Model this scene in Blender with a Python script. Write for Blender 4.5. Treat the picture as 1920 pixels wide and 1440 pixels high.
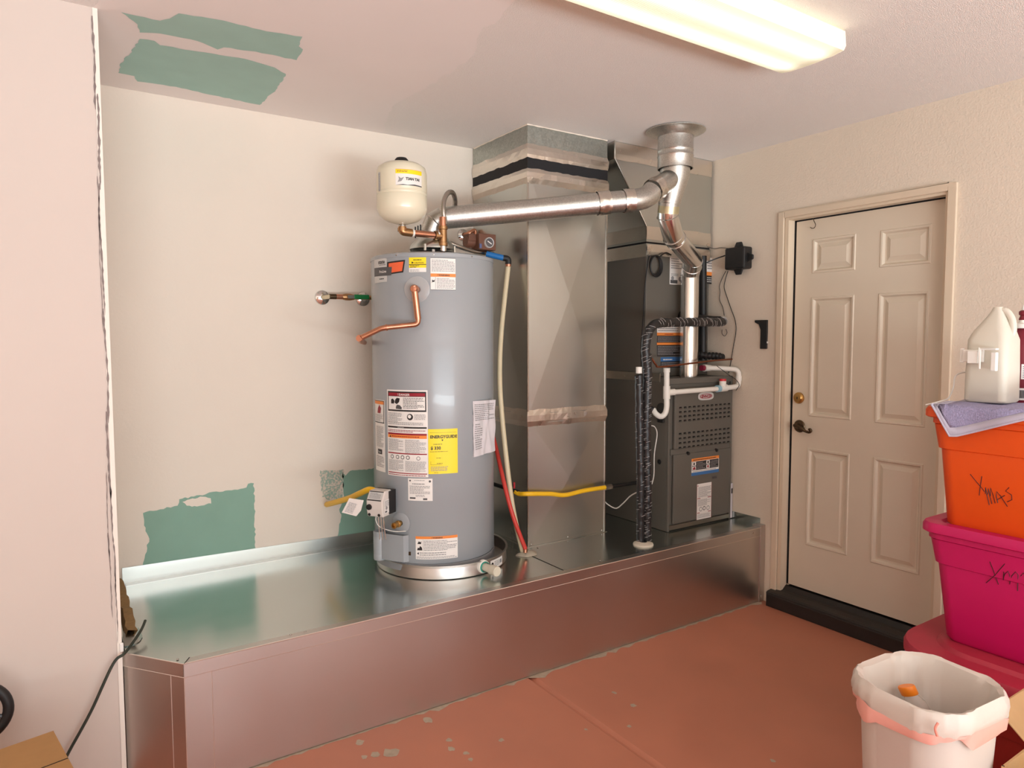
import bpy, bmesh, math, random
from mathutils import Vector, Matrix
random.seed(7)
for o in list(bpy.data.objects): bpy.data.objects.remove(o)
sc = bpy.context.scene
col = sc.collection
pi = math.pi

# ------------------------------------------------------------------ camera
FPX, CAMH, YAW, PIT, ROL = 1304.4, 1.47, .5848, .0641, -.0018
_fw = Vector((math.sin(YAW)*math.cos(PIT), math.cos(YAW)*math.cos(PIT), -math.sin(PIT)))
_rt = Vector((math.cos(YAW), -math.sin(YAW), 0)); _up = _rt.cross(_fw)
_rt, _up = _rt*math.cos(ROL)+_up*math.sin(ROL), _up*math.cos(ROL)-_rt*math.sin(ROL)
CAM = Vector((0, 0, CAMH))
cd = bpy.data.cameras.new('camera'); cam = bpy.data.objects.new('camera', cd); col.objects.link(cam)
cd.sensor_width = 36; cd.lens = 36*FPX/1920; cd.clip_start = .02
m = Matrix((( _rt.x, _up.x, -_fw.x, 0), (_rt.y, _up.y, -_fw.y, 0), (_rt.z, _up.z, -_fw.z, CAMH), (0, 0, 0, 1)))
cam.matrix_world = m
sc.camera = cam

# ------------------------------------------------------------------ light
sc.view_settings.view_transform = 'Standard'; sc.view_settings.look = 'None'
sc.view_settings.gamma = 1; sc.view_settings.use_curve_mapping = False
sc.view_settings.exposure = 0.0
w = bpy.data.worlds.new('world'); sc.world = w; w.use_nodes = True
w.node_tree.nodes['Background'].inputs[0].default_value = (.92, .95, 1, 1)
w.node_tree.nodes['Background'].inputs[1].default_value = 1.2
# daylight through the open garage door behind the camera
la = bpy.data.lights.new('daylight', 'AREA'); la.shape = 'RECTANGLE'; la.size = 4.9; la.size_y = 2.1
la.energy = 88; la.color = (.83, .94, 1)
lo = bpy.data.objects.new('garage_door_daylight', la); col.objects.link(lo)
lo.location = (.3, -3.55, 1.06); lo.rotation_euler = (pi/2, 0, 0)

# fill lamp added to brighten the ceiling, as bounce from unseen ground outside
lb_ = bpy.data.lights.new('ground_bounce_fill', 'AREA'); lb_.shape = 'RECTANGLE'; lb_.size = 6; lb_.size_y = 3.2; lb_.energy = 1500; lb_.color = (.84, .955, 1)
lo = bpy.data.objects.new('ground_bounce_fill_light', lb_); col.objects.link(lo); lo.location = (.3, -5.6, .01); lo.rotation_euler = (pi, 0, 0)

# room measures
XR, YF, YB, ZP, ZC, YL, XL = 3.296, 2.417, 3.3665, .422, 2.5146, 2.613, .160

# ------------------------------------------------------------------ helpers
def P(ax, val, px, py):
    """pixel -> point where its ray meets the plane ax = val"""
    d = _rt*((px-960)/FPX)+_up*((720-py)/FPX)+_fw
    i = 'xyz'.index(ax); return CAM+d*((val-CAM[i])/d[i])
def PT(*pts):
    """trace: (px, py, y-depth)"""
    return [P('y', y, px, py) for px, py, y in pts]
def lin(c):
    c = [v/255 for v in c]
    return tuple(v/12.92 if v <= .04045 else ((v+.055)/1.055)**2.4 for v in c)+(1,)
MATS = {}
def mat(name, rgb, rough=.5, metal=0, spec=.5, bump=0, bscale=200, var=0, vscale=8, alpha=1, trans=0, coat=0, emit=None, spang=0, rvar=0, stretch=None):
    if name in MATS: return MATS[name]
    M = bpy.data.materials.new(name); M.use_nodes = True; nt = M.node_tree; N = nt.nodes; b = N['Principled BSDF']
    c = lin(rgb); b.inputs['Base Color'].default_value = c; b.inputs['Roughness'].default_value = rough
    b.inputs['Metallic'].default_value = metal; b.inputs['Specular IOR Level'].default_value = spec
    b.inputs['Alpha'].default_value = alpha; b.inputs['Transmission Weight'].default_value = trans
    b.inputs['Coat Weight'].default_value = coat
    tc = N.new('ShaderNodeTexCoord'); src = tc.outputs['Object']
    if stretch:
        mp = N.new('ShaderNodeMapping'); mp.inputs['Scale'].default_value = stretch; nt.links.new(src, mp.inputs[0]); src = mp.outputs[0]
    if var or rvar:
        n = N.new('ShaderNodeTexNoise'); n.inputs['Scale'].default_value = vscale; n.inputs['Detail'].default_value = 2
        nt.links.new(src, n.inputs['Vector'])
    if var:
        mx = N.new('ShaderNodeMix'); mx.data_type = 'RGBA'; mx.inputs['A'].default_value = tuple(v*(1-var) for v in c[:3])+(1,); mx.inputs['B'].default_value = tuple(min(1, v*(1+var)) for v in c[:3])+(1,)
        nt.links.new(n.outputs['Fac'], mx.inputs['Factor']); nt.links.new(mx.outputs['Result'], b.inputs['Base Color'])
    if rvar:
        mr = N.new('ShaderNodeMapRange'); mr.inputs['From Min'].default_value = 0; mr.inputs['From Max'].default_value = 1
        mr.inputs['To Min'].default_value = rough-rvar; mr.inputs['To Max'].default_value = rough+rvar
        nt.links.new(n.outputs['Fac'], mr.inputs['Value']); nt.links.new(mr.outputs[0], b.inputs['Roughness'])
    if spang:
        v = N.new('ShaderNodeTexVoronoi'); v.inputs['Scale'].default_value = spang; nt.links.new(src, v.inputs['Vector'])
        hs = N.new('ShaderNodeSeparateColor'); nt.links.new(v.outputs['Color'], hs.inputs[0])
        mx = N.new('ShaderNodeMix'); mx.data_type = 'RGBA'; mx.inputs['A'].default_value = tuple(v_*.86 for v_ in c[:3])+(1,); mx.inputs['B'].default_value = tuple(min(1, v_*1.1) for v_ in c[:3])+(1,)
        nt.links.new(hs.outputs[0], mx.inputs['Factor']); nt.links.new(mx.outputs['Result'], b.inputs['Base Color'])
        mr = N.new('ShaderNodeMapRange'); mr.inputs['To Min'].default_value = max(.05, rough-.06); mr.inputs['To Max'].default_value = rough+.08
        nt.links.new(hs.outputs[1], mr.inputs['Value']); nt.links.new(mr.outputs[0], b.inputs['Roughness'])
    if bump:
        n2 = N.new('ShaderNodeTexNoise'); n2.inputs['Scale'].default_value = bscale; n2.inputs['Detail'].default_value = 4
        nt.links.new(src, n2.inputs['Vector'])
        bp = N.new('ShaderNodeBump'); bp.inputs['Strength'].default_value = bump; bp.inputs['Distance'].default_value = .003
        nt.links.new(n2.outputs['Fac'], bp.inputs['Height']); nt.links.new(bp.outputs[0], b.inputs['Normal'])
    if emit:
        b.inputs['Emission Color'].default_value = lin(emit[0]); b.inputs['Emission Strength'].default_value = emit[1]
    MATS[name] = M; return M

class MB:
    def __init__(s): s.v, s.f, s.m, s.s = [], [], [], []
    def add(s, vs, fs, m=0, sm=False):
        o = len(s.v); s.v += [Vector(p) for p in vs]
        for f in fs: s.f.append([i+o for i in f]); s.m.append(m); s.s.append(sm)
        return s
    def box(s, x0, x1, y0, y1, z0, z1, m=0):
        return s.add([(x, y, z) for x in (x0, x1) for y in (y0, y1) for z in (z0, z1)],
                     [(0, 1, 3, 2), (4, 6, 7, 5), (0, 4, 5, 1), (2, 3, 7, 6), (0, 2, 6, 4), (1, 5, 7, 3)], m)
    def obox(s, c, a, b, d, m=0):
        c, a, b, d = Vector(c), Vector(a), Vector(b), Vector(d)
        return s.add([c+a*i+b*j+d*k for i in (-1, 1) for j in (-1, 1) for k in (-1, 1)],
                     [(0, 1, 3, 2), (4, 6, 7, 5), (0, 4, 5, 1), (2, 3, 7, 6), (0, 2, 6, 4), (1, 5, 7, 3)], m)
    def quad(s, a, b, c, d, m=0): return s.add([a, b, c, d], [(0, 1, 2, 3)], m)
    def loft(s, loops, m=0, sm=True, closed=True, cap0=True, cap1=True):
        n = len(loops[0]); vs = [p for L in loops for p in L]; fs = []
        for k in range(len(loops)-1):
            for i in range(n if closed else n-1):
                j = (i+1) % n; fs.append((k*n+i, k*n+j, (k+1)*n+j, (k+1)*n+i))
        s.add(vs, fs, m, sm)
        if cap0: s.add(loops[0], [tuple(range(n))], m)
        if cap1: s.add(loops[-1], [tuple(range(n))], m)
        return s
    def tube(s, pts, r, n=12, m=0, caps=True, closed=False):
        pts = [Vector(p) for p in pts]; k = len(pts)
        R = r if isinstance(r, (list, tuple)) else [r]*k
        T = []
        for i in range(k):
            a = pts[i-1] if (i > 0 or closed) else pts[i]; b = pts[(i+1) % k] if (i < k-1 or closed) else pts[i]
            t = (b-a); T.append(t.normalized() if t.length > 1e-9 else Vector((0, 0, 1)))
        u = T[0].orthogonal().normalized(); loops = []
        for i in range(k):
            u = (u-T[i]*u.dot(T[i])); u = u.normalized() if u.length > 1e-6 else T[i].orthogonal().normalized()
            w_ = T[i].cross(u)
            loops.append([pts[i]+(u*math.cos(2*pi*j/n)+w_*math.sin(2*pi*j/n))*R[i] for j in range(n)])
        if closed: loops.append(loops[0]); return s.loft(loops, m, True, True, False, False)
        return s.loft(loops, m, True, True, caps, caps)
    def cyl(s, a, b, r, n=20, m=0): return s.tube([a, b], r, n, m)
    def lathe(s, prof, o, ax=(0, 0, 1), n=32, m=0, a0=0, a1=None, sm=True):
        ax = Vector(ax).normalized(); o = Vector(o)
        u = Vector((1, 0, 0)) if abs(ax.z) > .9 else ax.orthogonal().normalized(); v = ax.cross(u)
        full = a1 is None; ang = [a0+(2*pi if full else a1-a0)*j/n for j in range(n if full else n+1)]
        loops = [[o+ax*z+(u*math.cos(t)+v*math.sin(t))*max(r, 1e-5) for t in ang] for r, z in prof]
        return s.loft(loops, m, sm, full, False, False)
    def prism(s, pts, d, m=0):
        n = len(pts); d = Vector(d); a = [Vector(p) for p in pts]; b = [p+d for p in a]
        return s.add(a+b, [tuple(range(n)), tuple(range(2*n-1, n-1, -1))]+[(i, (i+1) % n, n+(i+1) % n, n+i) for i in range(n)], m)
    def build(s, name, mats, parent=None, label=None, cat=None, group=None, kind=None, bevel=0, normals=True, sharp=False):
        if not isinstance(mats, (list, tuple)): mats = [mats]
        if parent is not None: org = Vector(ORG[parent.name])
        else:
            xs = [p.x for p in s.v]; ys = [p.y for p in s.v]
            org = Vector(((min(xs)+max(xs))/2, (min(ys)+max(ys))/2, min(p.z for p in s.v)))
        me = bpy.data.meshes.new(name); me.from_pydata([p-org for p in s.v], [], s.f); me.update()
        for M in mats: me.materials.append(M)
        for p, mi, sm in zip(me.polygons, s.m, s.s): p.material_index = mi; p.use_smooth = sm
        if normals:
            bm = bmesh.new(); bm.from_mesh(me); bmesh.ops.remove_doubles(bm, verts=bm.verts, dist=1e-6) if not sharp else None
            bmesh.ops.recalc_face_normals(bm, faces=bm.faces); bm.to_mesh(me); bm.free()
        if any(s.s): me.set_sharp_from_angle(angle=math.radians(42))
        ob = bpy.data.objects.new(name, me); col.objects.link(ob)
        if parent is not None: ob.parent = parent; ORG[ob.name] = org
        else: ob.location = org; ORG[ob.name] = org
        if bevel:
            bv = ob.modifiers.new('bevel', 'BEVEL'); bv.width = bevel; bv.segments = 2; bv.limit_method = 'ANGLE'
        return tag(ob, label, cat, group, kind)
ORG = {}
def tag(o, label=None, cat=None, group=None, kind=None):
    if label: o['label'] = label
    if cat: o['category'] = cat
    if group: o['group'] = group
    if kind: o['kind'] = kind
    return o
def thing(name, loc, label, cat, group=None):
    o = bpy.data.objects.new(name, None); col.objects.link(o); o.location = loc; o.empty_display_size = .05
    ORG[o.name] = Vector(loc); return tag(o, label, cat, group)
def cr(pts, n=8, closed=False):
    """Catmull-Rom through pts"""
    pts = [Vector(p) for p in pts]; out = []; k = len(pts)
    for i in range(k if closed else k-1):
        if closed: a, b, c, d = pts[i-1], pts[i], pts[(i+1) % k], pts[(i+2) % k]
        else: a, b, c, d = pts[max(i-1, 0)], pts[i], pts[i+1], pts[min(i+2, k-1)]
        for j in range(n):
            t = j/n; out.append(.5*((2*b)+(c-a)*t+(2*a-5*b+4*c-d)*t*t+(3*b-a-3*c+d)*t**3))
    if not closed: out.append(pts[-1])
    return out
def fil(pts, rad, n=6):
    """polyline with rounded corners"""
    pts = [Vector(p) for p in pts]; out = [pts[0]]
    for i in range(1, len(pts)-1):
        a, b, c = pts[i-1], pts[i], pts[i+1]; r = min(rad, (a-b).length*.48, (c-b).length*.48)
        p, q = b+(a-b).normalized()*r, b+(c-b).normalized()*r
        for j in range(n+1):
            t = j/n; out.append(p*(1-t)**2+b*2*t*(1-t)+q*t*t)
    out.append(pts[-1]); return out
def rings(pts, step):
    """resample a polyline at equal steps"""
    pts = [Vector(p) for p in pts]; out = [pts[0]]; acc = 0
    for a, b in zip(pts, pts[1:]):
        L = (b-a).length; t = step-acc
        while t <= L: out.append(a+(b-a)*(t/L)); t += step
        acc = L-(t-step)
    return out
def rrect(cx, cy, w_, d, r, z, n=5, rot=0):
    out = []
    for (sx, sy, a0) in ((1, 1, 0), (-1, 1, pi/2), (-1, -1, pi), (1, -1, 1.5*pi)):
        for j in range(n+1):
            a = a0+pi/2*j/n; x = sx*(w_/2-r)+r*math.cos(a); y = sy*(d/2-r)+r*math.sin(a)
            out.append(Vector((cx+x*math.cos(rot)-y*math.sin(rot), cy+x*math.sin(rot)+y*math.cos(rot), z)))
    return out
_txt = {}
def text2d(body, size, bold=0):
    cu = bpy.data.curves.new('lettering', 'FONT'); cu.body = body; cu.size = size; cu.offset = bold; cu.resolution_u = 2
    ob = bpy.data.objects.new('lettering', cu); me = bpy.data.meshes.new_from_object(ob)
    vs = [(v.co.x, v.co.y) for v in me.vertices]; fs = [tuple(p.vertices) for p in me.polygons]
    bpy.data.objects.remove(ob); bpy.data.curves.remove(cu); bpy.data.meshes.remove(me); return vs, fs
# print colours shared by every sticker
white_p = mat('sticker_white', (238, 232, 226), .45); black_p = mat('print_black', (38, 34, 34), .5)
INK = [white_p, black_p, mat('print_red', (150, 28, 44), .5), mat('print_orange', (240, 140, 60), .5), mat('print_yellow', (252, 222, 20), .45),
       mat('print_grey', (150, 146, 146), .5), mat('print_coral', (240, 105, 62), .5), mat('print_blue', (60, 110, 165), .5), mat('print_charcoal', (84, 82, 82), .5), mat('print_lightgrey', (205, 202, 198), .5)]
WH, BK, RD, OR, YE, GY, CO, BL, CH, LG = range(10)
def sticker(mp, W, H, items, name, parent, base=WH, label=None, h0=.0006):
    """flat printed label; mp(u, v, h) places it; items are printed on it"""
    s = MB()
    def rect(u0, v0, u1, v1, m_, h):
        n = max(1, int(abs(u1-u0)/.012)); L = [[mp(u0+(u1-u0)*i/n, v, h) for i in range(n+1)] for v in (v0, v1)]
        s.loft(L, m_, False, False, False, False)
    if base is not None: rect(0, 0, W, H, base, h0)
    for it in items:
        k = it[0]
        if k == 'r': rect(*it[1:5], it[5], h0+.0004 if len(it) < 7 else h0+it[6])
        elif k == 'l':
            _, u0, v0, u1, v1, n, mm = it[:7]; th = (v1-v0)/n
            for i in range(n):
                u = u0; e = u1-(u1-u0)*random.choice([0, 0, .05, .3]); v = v1-(i+.8)*th
                while u < e-.001:
                    wd = random.uniform(.004, .013); uu = min(u+wd, e)
                    s.quad(mp(u, v, h0+.0012), mp(uu, v, h0+.0012), mp(uu, v+th*.42, h0+.0012), mp(u, v+th*.42, h0+.0012), mm); u = uu+.0018
        elif k == 't':
            _, body, u, v, size, mm = it[:6]; vs, fs = text2d(body, size, it[6] if len(it) > 6 else 0)
            sx = it[7] if len(it) > 7 else 1
            s.add([mp(u+a*sx, v+b, h0+.0015) for a, b in vs], fs, mm)
        elif k == 'c':
            _, u, v, r, mm = it[:5]; s.add([mp(u+r*math.cos(t*pi/10), v+r*math.sin(t*pi/10), h0+(.0005 if len(it) < 6 else it[5])) for t in range(20)], [tuple(range(20))], mm)
        elif k == 'p':
            us = [q[0] for q in it[1]]; k_ = max(1, int((max(us)-min(us))/.012)); hh = h0+(.0005 if len(it) < 4 else it[3])
            for j in range(k_):
                a_, b_ = min(us)+(max(us)-min(us))*j/k_, min(us)+(max(us)-min(us))*(j+1)/k_; pl = list(it[1])
                for lim, sg in ((a_, 1), (b_, -1)):
                    o_ = []
                    for q0, q1 in zip(pl, pl[1:]+pl[:1]):
                        i0, i1 = (q0[0]-lim)*sg >= 0, (q1[0]-lim)*sg >= 0
                        if i0: o_.append(q0)
                        if i0 != i1: f_ = (lim-q0[0])/(q1[0]-q0[0]); o_.append((lim, q0[1]+(q1[1]-q0[1])*f_))
                    pl = o_
                if len(pl) > 2: s.add([mp(u, v, hh) for u, v in pl], [tuple(range(len(pl)))], it[2])
    return s.build(name, INK, parent, label=label, normals=False)
def plane_map(o, u, v):
    o, u, v = Vector(o), Vector(u).normalized(), Vector(v).normalized(); n = u.cross(v)
    return lambda a, b, h: o+u*a+v*b+n*h
def cyl_map(cx, cy, r, th0, z0):
    """u runs counter-clockwise seen from above starting at angle th0 (degrees)"""
    t0 = math.radians(th0)
    return lambda a, b, h: Vector((cx+(r+h)*math.cos(t0+a/r), cy+(r+h)*math.sin(t0+a/r), z0+b))
def jag(pts, amp, step, closed=True):
    """rough the edges of a 2-d outline"""
    out = []; n = len(pts)
    for i in range(n):
        a, b = Vector(pts[i]), Vector(pts[(i+1) % n]); L = (b-a).length; k = max(1, int(L/step)); nr = Vector((-(b-a).y, (b-a).x)).normalized()
        for j in range(k): out.append(a+(b-a)*(j/k)+nr*(random.uniform(-amp, amp) if j else 0))
    return out
def tri_poly(pts3):
    bm = bmesh.new(); vs = [bm.verts.new(p) for p in pts3]; f = bm.faces.new(vs); f.normal_update()
    bmesh.ops.triangulate(bm, faces=[f], ngon_method='EAR_CLIP'); bm.verts.index_update()
    r = ([v.co.copy() for v in bm.verts], [tuple(v.index for v in f.verts) for f in bm.faces]); bm.free(); return r
def patch(name, pts3, material, parent):
    s = MB(); v, f = tri_poly(pts3); s.add(v, f); return s.build(name, material, parent, normals=False)

# ------------------------------------------------------------------ materials
cream = mat('cream_wall_paint', (229, 215, 200), .75, bump=.25, bscale=90, var=.03, vscale=3)
cream_w = mat('cream_wall_paint_grainy', (228, 213, 194), .75, bump=.6, bscale=120, var=.03, vscale=5)
pinkish = mat('skimmed_pink_plaster', (208, 193, 183), .8, bump=.08, bscale=30, var=.025, vscale=2.5)
ceil_m = mat('ceiling_paint', (240, 233, 227), .85, bump=1.0, bscale=260, var=.05, vscale=180)
ceil_s = mat('skimmed_ceiling_plaster', (242, 233, 228), .85, bump=.06, bscale=30, var=.03, vscale=3)
lit_green = mat('lit_green_board', (166, 202, 190), .75, var=.07, vscale=9)  # bare green board with the ceiling's brighter light put into its colour
green = mat('bare_green_board', (134, 168, 150), .75, var=.07, vscale=9)
floor_m = mat('red_floor_paint', (186, 118, 92), .5, bump=.12, bscale=14, var=.14, vscale=4, rvar=.1)
concrete = mat('bare_concrete', (176, 158, 138), .85, var=.2, vscale=60)
door_m = mat('door_paint', (222, 208, 187), .5, var=.03, vscale=6)
trim_m = mat('trim_paint', (222, 203, 178), .5, var=.04, vscale=8)
black_m = mat('black_rubber', (26, 24, 24), .5)
galv = mat('galvanized_sheet', (196, 198, 194), .3, metal=1, rvar=.07, vscale=5, var=.05)
galv_top = mat('galvanized_platform_top', (205, 212, 209), .22, metal=1, rvar=.08, vscale=3.5, var=.07)
galv_fr = mat('galvanized_platform_front', (205, 200, 196), .32, metal=1, rvar=.06, vscale=3, var=.04, bump=.05, bscale=3)
galv_sp = mat('spangled_galvanized', (178, 182, 176), .42, metal=1, spang=140)
galv_v = mat('galvanized_vent', (206, 204, 198), .36, metal=1, spang=260)
alum = mat('bright_vent_metal', (232, 230, 224), .2, metal=1, var=.05, vscale=10)
foil = mat('foil_tape', (226, 218, 208), .3, metal=1, bump=.5, bscale=40, rvar=.08, vscale=20)
dgrey = mat('furnace_paint', (100, 95, 87), .5, metal=0, spec=.35)
heat_m = mat('heater_grey_enamel', (158, 161, 164), .27, coat=.15)
heat_d = mat('heater_grey_trim', (140, 140, 142), .35)
copper = mat('copper_pipe', (206, 146, 118), .3, metal=1, var=.2, vscale=25)
brass = mat('brass', (190, 150, 90), .3, metal=1, var=.15, vscale=30)
bronze = mat('bronze_fitting', (176, 136, 96), .38, metal=1, var=.2, vscale=30)
steel = mat('stainless', (190, 185, 178), .25, metal=1)
chrome = mat('chrome', (215, 212, 208), .1, metal=1)
pvc = mat('white_pvc', (236, 230, 220), .4)
ivory = mat('ivory_enamel', (232, 222, 196), .28, coat=.3)
tan_t = mat('beige_tube', (216, 200, 166), .4)
red_t = mat('red_tube', (205, 62, 52), .4)
yel_t = mat('yellow_coated_gas_hose', (245, 190, 30), .4)
blue_t = mat('blue_pipe', (32, 112, 180), .4)
brown_b = mat('brown_pump_casting', (112, 70, 52), .5)
wire_b = mat('black_wire', (28, 26, 26), .5); wire_w = mat('white_wire', (225, 220, 212), .5)
kraft = mat('kraft_cardboard', (176, 132, 82), .8, var=.06, vscale=40)
dark_hole = mat('dark_gap', (12, 11, 11), .9)
wood_m = mat('torn_board', (150, 118, 76), .85, var=.3, vscale=60)

# ------------------------------------------------------------------ the room
def prof_slab(): pass
s = MB()   # floor with its tooled control joint
X0, X1, Y0, Y1 = -3.4, 3.6, -4.6, 3.5
px = [X0, 1.676, 1.681, 1.688, 1.698, 1.706, 1.712, X1]; pz = [0, 0, -.003, -.011, -.011, -.006, 0, 0]
s.loft([[(x, Y0, z) for x, z in zip(px, pz)], [(x, Y1, z) for x, z in zip(px, pz)]], 0, False, False, False, False)
s.box(X0, X1, Y0, Y1, -.12, -.02)
fl = s.build('floor', floor_m, kind='structure', normals=True)
tag(fl, 'red painted concrete floor with a control joint')
for (qx, qy, r) in ((801, 1350, 9), (733, 1412, 13), (704, 1415, 7), (683, 1420, 5), (846, 1404, 6), (874, 1412, 5), (882, 1424, 5), (940, 1388, 5), (675, 1392, 7), (1152, 1299, 4), (1188, 1323, 5), (1180, 1362, 4), (1099, 1368, 3), (792, 1337, 4), (842, 1388, 5), (1450, 1427, 4)):
    c = P('z', 0, qx, qy); d = (c-CAM).length; R_ = r/FPX*d
    pts = jag([(c.x+R_*math.cos(t)*random.uniform(.7, 1.2), c.y+R_*math.sin(t)*random.uniform(.7, 1.5)) for t in [k*pi/5 for k in range(10)]], .0, .02)
    patch('bare_spot', [(p.x, p.y, .0006) for p in pts], concrete, fl)
e = [(x, YF+.01) for x in (.3, 3.28)]
e = [(.3, YF+.02)]+[(.3+i*.03, YF-.006-random.random()**3*.03-(.02 if 1.7 < .3+i*.03 < 2.1 else 0)*random.random()) for i in range(100)]+[(3.28, YF+.02)]
patch('bare_edge', [(x, y, .0005) for x, y in e], concrete, fl)

s = MB(); s.box(XL-.1, XR+.12, YB, YB+.12, 0, ZC+.1)
wb = s.build('wall_back', cream, kind='structure'); tag(wb, 'cream painted alcove wall with bare green drywall patches')
def wb_patch(pix, amp, step, material, name='bare_patch', off=.0006):
    p2 = [P('y', YB, *q) for q in pix]; pts = jag([(p.x, p.z) for p in p2], amp, step)
    return patch(name, [(p.x, YB-off, p.y) for p in pts], material, wb)
wb_patch([(268, 962), (300, 955), (333, 948), (336, 936), (385, 927), (400, 922), (440, 918), (462, 914), (465, 907), (476, 906), (479, 1040), (480, 1062), (262, 1082), (272, 1040), (280, 1010), (270, 985)], .004, .012, green)
wb_patch([(342, 941), (375, 931), (395, 934), (396, 944), (360, 950), (350, 948)], .003, .01, cream, 'paint_island', .0010)
wb_patch([(642, 886), (648, 892), (656, 883), (705, 878), (720, 1010), (632, 1010), (640, 965), (636, 955), (645, 930)], .003, .012, green)
spk = mat('speckled_green_paint', (196, 194, 178), .75)
nt = spk.node_tree; n = nt.nodes.new('ShaderNodeTexNoise'); n.inputs['Scale'].default_value = 110; n.inputs['Detail'].default_value = 3
tc = nt.nodes.new('ShaderNodeTexCoord'); nt.links.new(tc.outputs['Object'], n.inputs['Vector'])
rp = nt.nodes.new('ShaderNodeValToRGB'); rp.color_ramp.elements[0].position = .42; rp.color_ramp.elements[1].position = .6
rp.color_ramp.elements[0].color = lin((150, 172, 156)); rp.color_ramp.elements[1].color = lin((216, 200, 184))
nt.links.new(n.outputs['Fac'], rp.inputs[0]); nt.links.new(rp.outputs[0], nt.nodes['Principled BSDF'].inputs['Base Color'])
wb_patch([(600, 882), (644, 880), (643, 925), (640, 945), (604, 932)], .005, .012, spk, 'scuffed_patch')

# wall beside the alcove: face toward the camera and its return
s = MB(); s.box(-3.4, XL, YL, YL+.14, 0, ZC+.1); s.box(XL-.12, XL, YL+.14, YB, 0, ZC+.1)
wl = s.build('wall_left', pinkish, kind='structure'); tag(wl, 'pale pink plastered wall ending in a cracked corner bead')
s = MB()
bd = [(XL+.002, YL+.012), (XL+.002, YL-.002), (XL-.012, YL-.002)]
s.loft([[(x, y, z) for x, y in bd] for z in (0, ZC)], 0, False, False, False, False)
s.build('corner_bead', mat('corner_bead_white', (238, 226, 214), .6), wl)
for (z0, z1, dx, wmax) in ((2.20, 2.50, -.013, .008), (1.95, 2.26, -.010, .009), (1.55, 1.98, -.009, .006), (1.50, 2.0, -.016, .003), (1.2, 1.58, -.011, .007), (.95, 1.25, -.014, .008), (.62, 1.0, -.012, .005), (.55, .85, -.022, .0035), (.46, .72, -.010, .004), (.75, 1.05, -.024, .003)):
    z = z0; a, b = [], []; x = XL+dx
    while z < z1:
        x += random.uniform(-.001, .001); wd = wmax*random.uniform(.25, 1)*min(1, (z-z0)/.03+.2, (z1-z)/.03+.2)
        a.append((x-wd/2, YL-.0026, z)); b.append((x+wd/2, YL-.0026, z)); z += .012
    patch('corner_crack', a+b[::-1], mat('crack_grey', (134, 120, 116), .9, var=.3, vscale=80), wl)

# right wall with the door opening
DY0, DY1, DZ = 1.53, 2.305, 2.10
s = MB()
s.box(XR, XR+.14, DY1+.02, YB+.12, 0, ZC+.1); s.box(XR, XR+.14, -4.6, DY0-.02, 0, ZC+.1); s.box(XR, XR+.14, DY0-.02, DY1+.02, DZ+.015, ZC+.1)
wr = s.build('wall_right', cream_w, kind='structure'); tag(wr, 'textured cream wall with a panel door')
s = MB(); s.box(-3.4, 3.6, -4.6, YB+.12, ZC, ZC+.1)
ce = s.build('ceiling', ceil_m, kind='structure'); tag(ce, 'textured garage ceiling with a skimmed repair')
def ce_patch(pix, amp, step, material, name, off):
    p2 = [P('z', ZC, *q) for q in pix]; pts = jag([(p.x, p.y) for p in p2], amp, step)
    return patch(name, [(p.x, p.y, ZC-off) for p in pts], material, ce)
cs = [P('z', ZC, *q) for q in ((944, 22), (900, 62), (880, 110), (800, 165), (735, 200), (716, 251))]
pts = [(XL, YB), (XL, 1.2), (1.2, 1.2)]+[(p.x, p.y) for p in cs[:-1]]+[(cs[-1].x, YB)]
pts = jag(pts, .012, .04); patch('skim_coat', [(p.x, p.y, ZC-.0008) for p in pts], ceil_s, ce)
ce_patch([(227, 22), (300, 38), (318, 34), (335, 24), (420, 38), (500, 58), (567, 68), (560, 86), (568, 92), (556, 112), (480, 96), (420, 88), (408, 92), (370, 76), (300, 62), (262, 60), (258, 45)], .004, .02, lit_green, 'bare_patch', .0016)
ce_patch([(262, 72), (290, 76), (300, 84), (372, 96), (400, 100), (460, 110), (515, 126), (536, 138), (520, 165), (487, 196), (400, 178), (330, 162), (258, 152), (252, 142), (222, 136), (226, 118), (244, 100)], .004, .02, lit_green, 'bare_patch', .0016)
# rest of the garage behind the camera, with the big door open
s = MB(); s.box(-3.5, -3.4, -4.6, YL+.14, 0, ZC+.1)
s.build('wall_far_left', cream, kind='structure')
s = MB(); s.box(-3.4, -2.15, -3.75, -3.62, 0, ZC); s.box(2.75, 3.3, -3.75, -3.62, 0, ZC); s.box(-2.15, 2.75, -3.75, -3.62, 2.13, ZC)
s.build('wall_front', cream, kind='structure')

# ------------------------------------------------------------------ entry door
dr = thing('door_1', (XR+.05, (DY0+DY1)/2, .12), None, None); dr['kind'] = 'structure'; tag(dr, 'beige six panel entry door')
XD = XR+.052
ys = [1.548, 1.608, 1.843, 1.965, 2.200, 2.297]; zs = [.122, .365, .89, 1.06, 1.689, 1.811, 1.99, 2.092]
PAN = [(a, b, c, d) for a, b in ((1.608, 1.843), (1.965, 2.200)) for c, d in ((.365, .89), (1.06, 1.689), (1.811, 1.99))]
s = MB()
for i in range(5):
    for k in range(7):
        if (ys[i], ys[i+1], zs[k], zs[k+1]) in PAN: continue
        s.quad((XD, ys[i], zs[k]), (XD, ys[i+1], zs[k]), (XD, ys[i+1], zs[k+1]), (XD, ys[i], zs[k+1]))
s.box(XD+.012, XD+.044, ys[0], ys[-1], zs[0], zs[-1])
for a in ((ys[0], ys[0]), (ys[-1], ys[-1])): s.quad((XD, a[0], zs[0]), (XD, a[0], zs[-1]), (XD+.04, a[0], zs[-1]), (XD+.04, a[0], zs[0]))
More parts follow.
